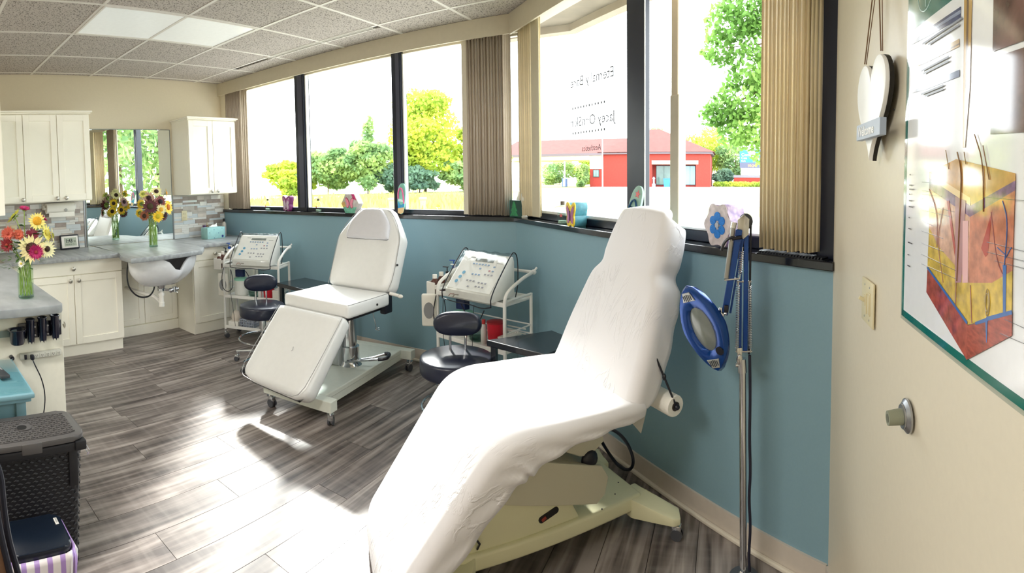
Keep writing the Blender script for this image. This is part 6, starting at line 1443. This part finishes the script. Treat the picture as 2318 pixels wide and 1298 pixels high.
for k, (x0, x1, y_, z1_) in enumerate(((-12.4, -9.6, 2.35, 3.7), (-7.4, -5.5, 2.35, 3.7), (-23.1, -22.0, -.05, 3.0))):
    o = MB().b2(x0, x1, y_-.08, y_, .3 if k < 2 else 1.7, z1_).build('window', mat('far_frame', (60, 60, 64), .5), t, smooth=False)
    MB().b2(x0+.1, (x0+x1)/2-.03, y_-.11, y_-.08, (.4 if k < 2 else 1.8), z1_-.1).b2((x0+x1)/2+.03, x1-.1, y_-.11, y_-.08, (.4 if k < 2 else 1.8), z1_-.1).build('pane', GLS if k != 1 else mat('far_glass_blue', (130, 180, 206), .1), o, smooth=False)
t = E('waste_bin', 'blue bin in the entrance recess of the red building', 'bin', (-10.25, 88.6, GZ))
MB().prism([(-.48, 0), (.48, 0), (.58, 1.35), (-.58, 1.35)], -.45, .45, 'y').build('body', mat('bin_blue', (40, 110, 216), .5), t, smooth=False); MB().b2(-.6, .6, -.5, .5, 1.35, 1.45).build('lid', MC['bin_blue'], t, smooth=False)
t = E('newspaper_stand', 'pale blue statue-like post beside the entrance of the red building', 'post', (-12.35, 87.2, GZ))
MB().lathe([(.3, 0), (.3, .5), (.15, .6), (.15, 1.3), (.25, 1.4), (.1, 1.7)], n=12).build('post', mat('pale_blue', (150, 190, 220), .5), t)
t = E('teller_post', 'white and blue pneumatic teller post under the drive-through roof', 'post', (-28.3, 88, GZ))
MB().b2(-.42, .42, -.4, .4, 0, 1.5, bev=.08).build('kiosk', mat('kiosk_blue', (60, 90, 150), .5), t, smooth=False); MB().b2(-.2, .2, -.45, .35, .1, 1.45).cyl((0, 0, 1.4), (0, 0, 4.5), .14).build('tube_post', mat('post_white', (226, 228, 230), .5), t)
t = E('street_sign', 'blue and white roadside sign on a brick base behind the tree branch', 'sign', (4.2, 95, GZ))
MB().b2(-1.95, 1.95, -.4, .4, 4.4, 6.8).build('blue_panel', mat('sign_blue', (30, 110, 196), .5), t, smooth=False)
MB().prism([(-.9, 6.8), (.5, 6.8), (1.7, 4.9), (.4, 4.9)], -.42, -.4, 'y').build('white_swoosh', mat('sign_wht', (236, 240, 244), .5), t, smooth=False)
MB().b2(-1.95, 1.95, -.4, .4, 3.4, 4.4).build('time_band', mat('sign_dark', (70, 74, 96), .5), t, smooth=False)
MB().b2(-1.75, 2.1, -.4, .4, 2.15, 3.4).build('letter_board', MC['sign_wht'], t, smooth=False)
MB().b2(-3.1, 3.2, -.6, .6, 1.65, 2.1).build('plinth_cap', mat('plinth_grey', (110, 108, 116), .7), t, smooth=False)
MB().b2(-3.0, 3.1, -.55, .55, 0, 1.65).build('brick_base', BRK, t, smooth=False)
for s_, z, sz in (('Com', 5.55, .75), ('Cen', 5.0, .62), ('Bank', 4.55, .4)): text('letters', s_, sz, MC['sign_wht'], t, Matrix.Translation((-1.7, -.43, z)) @ Matrix.Rotation(R(90), 4, 'X'), .01)
text('digits', '10:24', .7, mat('led_orange', (255, 140, 60), .5, emit=1.5), t, Matrix.Translation((-.6, -.43, 3.6)) @ Matrix.Rotation(R(90), 4, 'X'), .01)
t = E('lamp_post', 'thin grey parking-lot lamp post before the red building', 'lamp post', (-14.6, 60, GZ))
MB().cyl((0, 0, 0), (0, 0, 8.1), .09, .06, n=10).build('pole', mat('pole_grey', (130, 130, 134), .5), t)
MB().b2(-.55, -.05, -.15, .15, 7.9, 8.1).b2(.0, .3, -.15, .15, 7.3, 7.5).build('lamp_head', mat('pole_grey', (130, 130, 134)), t, smooth=False)
MB().cyl((0, 0, 0), (0, 0, .25), .35, n=14).build('footing', MC['plinth_grey'], t)
# posts in the meadow
for i, (x, y, l_) in enumerate(((-14.4, 19.2, 'weathered short wooden post in the meadow just left of the flip-flop plaque'), (-13.2, 20.0, 'short wooden post in the meadow right of the flip-flop plaque'))):
    t = E('wooden_post', l_, 'post', (x, y, GZ)); MB().b2(-.10, .10, -.10, .10, 0, .85, bev=.01).build('post', mat('post_wood', (206, 186, 110), .8, noise=.2), t, smooth=False); MB().b2(-.13, .13, -.13, .13, .85, .95).build('cap', mat('post_cap', (190, 130, 110), .7), t, smooth=False)
# trees
def leaf_mat(name, c, c2):
    M_ = bpy.data.materials.new(name); M_.use_nodes = True; nt = M_.node_tree; N = nt.nodes.new; L = nt.links.new; b = nt.nodes['Principled BSDF']; out = nt.nodes['Material Output']
    tc = N('ShaderNodeTexCoord'); n = N('ShaderNodeTexNoise'); n.inputs['Scale'].default_value = .45; n.inputs['Detail'].default_value = 4; L(tc.outputs['Object'], n.inputs['Vector'])
    mr = N('ShaderNodeMapRange'); mr.inputs[1].default_value = .38; mr.inputs[2].default_value = .62; L(n.outputs['Fac'], mr.inputs[0])
    mx = N('ShaderNodeMix'); mx.data_type = 'RGBA'; mx.inputs[6].default_value = (*srgb(c), 1); mx.inputs[7].default_value = (*srgb(c2), 1); L(mr.outputs[0], mx.inputs[0])
    b.inputs['Roughness'].default_value = .6; b.inputs['Specular IOR Level'].default_value = .15; L(mx.outputs[2], b.inputs['Base Color'])
    tr = N('ShaderNodeBsdfTranslucent'); L(mx.outputs[2], tr.inputs[0]); ms = N('ShaderNodeMixShader'); ms.inputs[0].default_value = .45; L(b.outputs[0], ms.inputs[1]); L(tr.outputs[0], ms.inputs[2]); L(ms.outputs[0], out.inputs[0])
    return M_
LY = leaf_mat('leaf_yellow', (186, 196, 76), (140, 166, 66)); LG = leaf_mat('leaf_green_far', (158, 180, 110), (106, 138, 92)); LB = leaf_mat('leaf_bluegreen', (110, 140, 116), (78, 106, 92)); LN_ = leaf_mat('leaf_near', (136, 170, 84), (92, 130, 60))
def leaves(lumps, n, sz, flat=.6):
    vs, fs = [], []
    tot = sum(l[3]*l[4] for l in lumps)
    for (cx_, cy_, cz_, rx, rz_) in lumps:
        m_ = int(n*rx*rz_/tot)
        for _ in range(m_):
            while True:
                d = Vector((random.gauss(0, 1), random.gauss(0, 1), random.gauss(0, 1)))
                if d.length > .1: break
            d.normalize(); k = random.uniform(.55, 1.05)
            p = Vector((cx_+d.x*rx*k, cy_+d.y*rx*k, cz_+d.z*rz_*k))
            u = Vector((random.gauss(0, 1), random.gauss(0, 1), random.gauss(0, 1))).normalized()*sz*random.uniform(.6, 1.3); v = u.orthogonal().normalized()*u.length*flat
            i = len(vs); vs += [p-u, p+v, p+u, p-v]; fs.append((i, i+1, i+2, i+3))
    return vs, fs
def tree(name, label, x, y, h, w_, m_, n=5000, sz=.28, trunk=.18, low=.05, dens=1, cat='tree', grp=None):
    t = E(name, label, cat, (x, y, GZ), 0, grp)
    lumps = [(0, 0, h*.55, w_*.40, h*.36)]
    for i in range(14):
        a = random.uniform(0, 6.28); zz = random.uniform(low+.08, .92); rr_ = w_*.46*math.sin(math.pi*min(.98, max(.15, zz)))**.6*random.uniform(.4, 1)
        lumps.append((rr_*math.cos(a), rr_*math.sin(a), h*zz, w_*random.uniform(.13, .24), h*random.uniform(.08, .15)))
    vs, fs = leaves(lumps, n, sz); me = bpy.data.meshes.new('crown'); me.from_pydata(vs, [], fs); me.materials.append(m_)
    o = bpy.data.objects.new('crown', me); COL.objects.link(o); o.parent = t; o['kind'] = 'stuff'
    MB().tube([(0, 0, 0), (.05*w_*.3, 0, h*.3), (0, .0, h*.7)], [trunk, trunk*.8, trunk*.3], n=7).tube([(0, 0, h*.35), (w_*.2, 0, h*.6)], [trunk*.5, trunk*.2], n=6).build('trunk', mat('bark', (96, 80, 62), .9, noise=.2), t)
    return t

T = [('tree', 'tallest bright yellow-green tree beyond the meadow behind the second mullion', -39.5, 60.5, 13.6, 12.5, LY, 9000),
 ('tree', 'lower rounded tree right of the tallest yellow-green tree', -33.2, 64.5, 9.2, 7.5, LY, 5000),
 ('bush', 'bushy green hedge mass in the middle window pane, left half', -48.5, 50.5, 6.2, 8.0, LG, 4500),
 ('bush', 'bushy green hedge mass in the middle window pane, right half', -43.2, 52.5, 7.2, 7.0, LG, 4500),
 ('bush', 'blue-green bush at the foot of the tallest tree', -40.5, 54.5, 4.2, 5.5, LB, 3500),
 ('bush', 'dark blue-green bush low beside the second mullion', -37.8, 56.5, 3.4, 5.0, LB, 2500),
 ('bush', 'low green thicket under the lower rounded tree', -33.5, 61.0, 4.0, 8.0, LG, 3500),
 ('bush', 'pale green bush seen through the leftmost window pane', -56.0, 50.0, 5.0, 7.0, LY, 3500),
 ('bush', 'small yellow-green bush at the right of the leftmost pane', -51.5, 47.5, 3.8, 5.0, LY, 2500),
 ('tree', 'slender sparse sapling rising above the hedge in the middle pane', -44.6, 54.5, 10.2, 2.6, LG, 900),
 ('tree', 'thin bare-topped sapling left in the middle pane', -49.5, 47.5, 8.0, 1.6, LG, 420),
 ('tree', 'dark green tree behind the roof of the red building', -14.0, 104, 11.9, 10, LG, 4000),
 ('tree', 'yellow-green tree just right of the red building roof', -4.0, 105, 12.0, 11, LY, 5000),
 ('tree', 'green tree between the red building and the blue sign', 1.5, 101, 8.6, 8, LG, 4500),
 ('tree', 'green tree behind the blue roadside sign', 9.5, 110, 8.6, 10, LY, 4000),
 ('tree', 'green tree at the right behind the letter board sign', 17.0, 106, 8.0, 9, LG, 3000),
 ('bush', 'dark green bush at the corner of the red building', -.6, 97, 3.4, 4.5, LB, 2500),
 ('bush', 'distant hedge seen under the left of the drive-through canopy', -38, 114, 6.2, 10, LG, 3500),
 ('bush', 'distant yellow-green hedge seen under the drive-through canopy', -31, 115, 6.0, 9, LY, 3500),
 ('bush', 'clipped round shrub beside the teller booth', -24.6, 86, 4.2, 2.6, LG, 1800),
 ('tree', 'green tree seen only in the mirror, left of three', 21, 13.5, 10, 8, LG, 2500),
 ('tree', 'green tree seen only in the mirror, middle of three', 26, 19, 11, 9, LG, 2500),
 ('tree', 'green tree seen only in the mirror, right of three', 20, 22, 10, 8, LG, 2500)]
for nm, l_, x, y, h, w_, m_, n_ in T:
    tree(nm, l_, x, y, h, w_, m_, n_, sz=.30 if abs(x) > 12 or y > 50 else .2, trunk=.22 if nm == 'tree' and w_ > 3 else .08, low=.0 if nm == 'bush' else .12, cat=nm)
lumps = [(x, random.uniform(-.5, .5), .45, .75, .5) for x in [i*.8 for i in range(-8, 9)]]
vs, fs = leaves(lumps, 3500, .16); me = bpy.data.meshes.new('shrub_row'); me.from_pydata(vs, [], fs); me.materials.append(LY)
o = bpy.data.objects.new('shrub_row', me); COL.objects.link(o); o.location = (4.6, 92.8, GZ); tag(o, 'low row of yellow shrubs in front of the roadside sign', 'shrubs', kind='stuff')

vs, fs = [], []
for i in range(9000):
    d_ = random.uniform(16, 52); a_ = R(random.uniform(99, 150)); x, y = d_*math.cos(a_)*1.0, d_*math.sin(a_)
    if x > -.52*y+2: continue
    h_ = random.uniform(.1, .3)+random.random()**4*.6; s_ = random.uniform(.05, .14)*(1+d_/40); i0 = len(vs); b_ = random.uniform(0, 3.1)
    vs += [(x-s_*math.cos(b_), y-s_*math.sin(b_), GZ), (x+s_*math.cos(b_), y+s_*math.sin(b_), GZ), (x+random.uniform(-.1, .1), y, GZ+h_)]; fs.append((i0, i0+1, i0+2))
me = bpy.data.meshes.new('meadow_grass'); me.from_pydata(vs, [], fs); me.materials.append(leaf_mat('meadow', (206, 206, 96), (160, 172, 76)))
o = bpy.data.objects.new('meadow_grass', me); COL.objects.link(o); tag(o, 'tall yellow-green meadow grass outside the left windows', 'grass', kind='stuff')
# near tree whose branches hang into the right of the bay window
t = E('overhanging_tree', 'near leafy tree whose branches hang down at the right of the bay window', 'tree', (1.6, 9.6, GZ))
PTS = [(0.304,8.995,4.354),(0.007,9.0,4.13),(0.572,8.982,3.839),(-0.14,8.999,3.684),(0.39,8.992,3.317),(0.73,8.97,3.172),(0.244,8.997,2.83),(-0.283,8.996,2.548),(-0.057,9.0,2.64),(0.399,8.991,2.343),(0.668,8.975,1.969),(0.754,8.968,4.285),(0.135,8.999,2.266),(0.737,8.97,2.573)]
lumps = [(x-1.6, y-9.6, z-GZ, r_, r_*.9) for (x, y, z), r_ in zip(PTS, (.50, .42, .46, .34, .46, .4, .44, .24, .32, .42, .32, .45, .34, .38))]
lumps += [(random.uniform(.2, 2.2), random.uniform(-1, 1), random.uniform(3.0, 6.5), .6, .6) for _ in range(12)]
vs, fs = leaves(lumps, 15000, .055, .7); me = bpy.data.meshes.new('crown'); me.from_pydata(vs, [], fs); me.materials.append(LN_)
o = bpy.data.objects.new('crown', me); COL.objects.link(o); o.parent = t; o['kind'] = 'stuff'
b = MB().tube([(1.2, 0, 0), (1.1, 0, 2.0), (1.3, 0, 4.5), (1.2, 0, 7)], [.22, .2, .15, .06], n=10)
for i in (0, 3, 4, 6, 7, 9, 10): q = Vector(lumps[i][:3]); b.tube([(1.2, 0, 4.2 if i < 7 else 3.6), (q*.5+Vector((.6, 0, 2.0)))+Vector((0, 0, .25)), q], [.05, .025, .008], n=6, smoothp=2)
b.build('trunk', mat('bark', (96, 80, 62), .9), t)
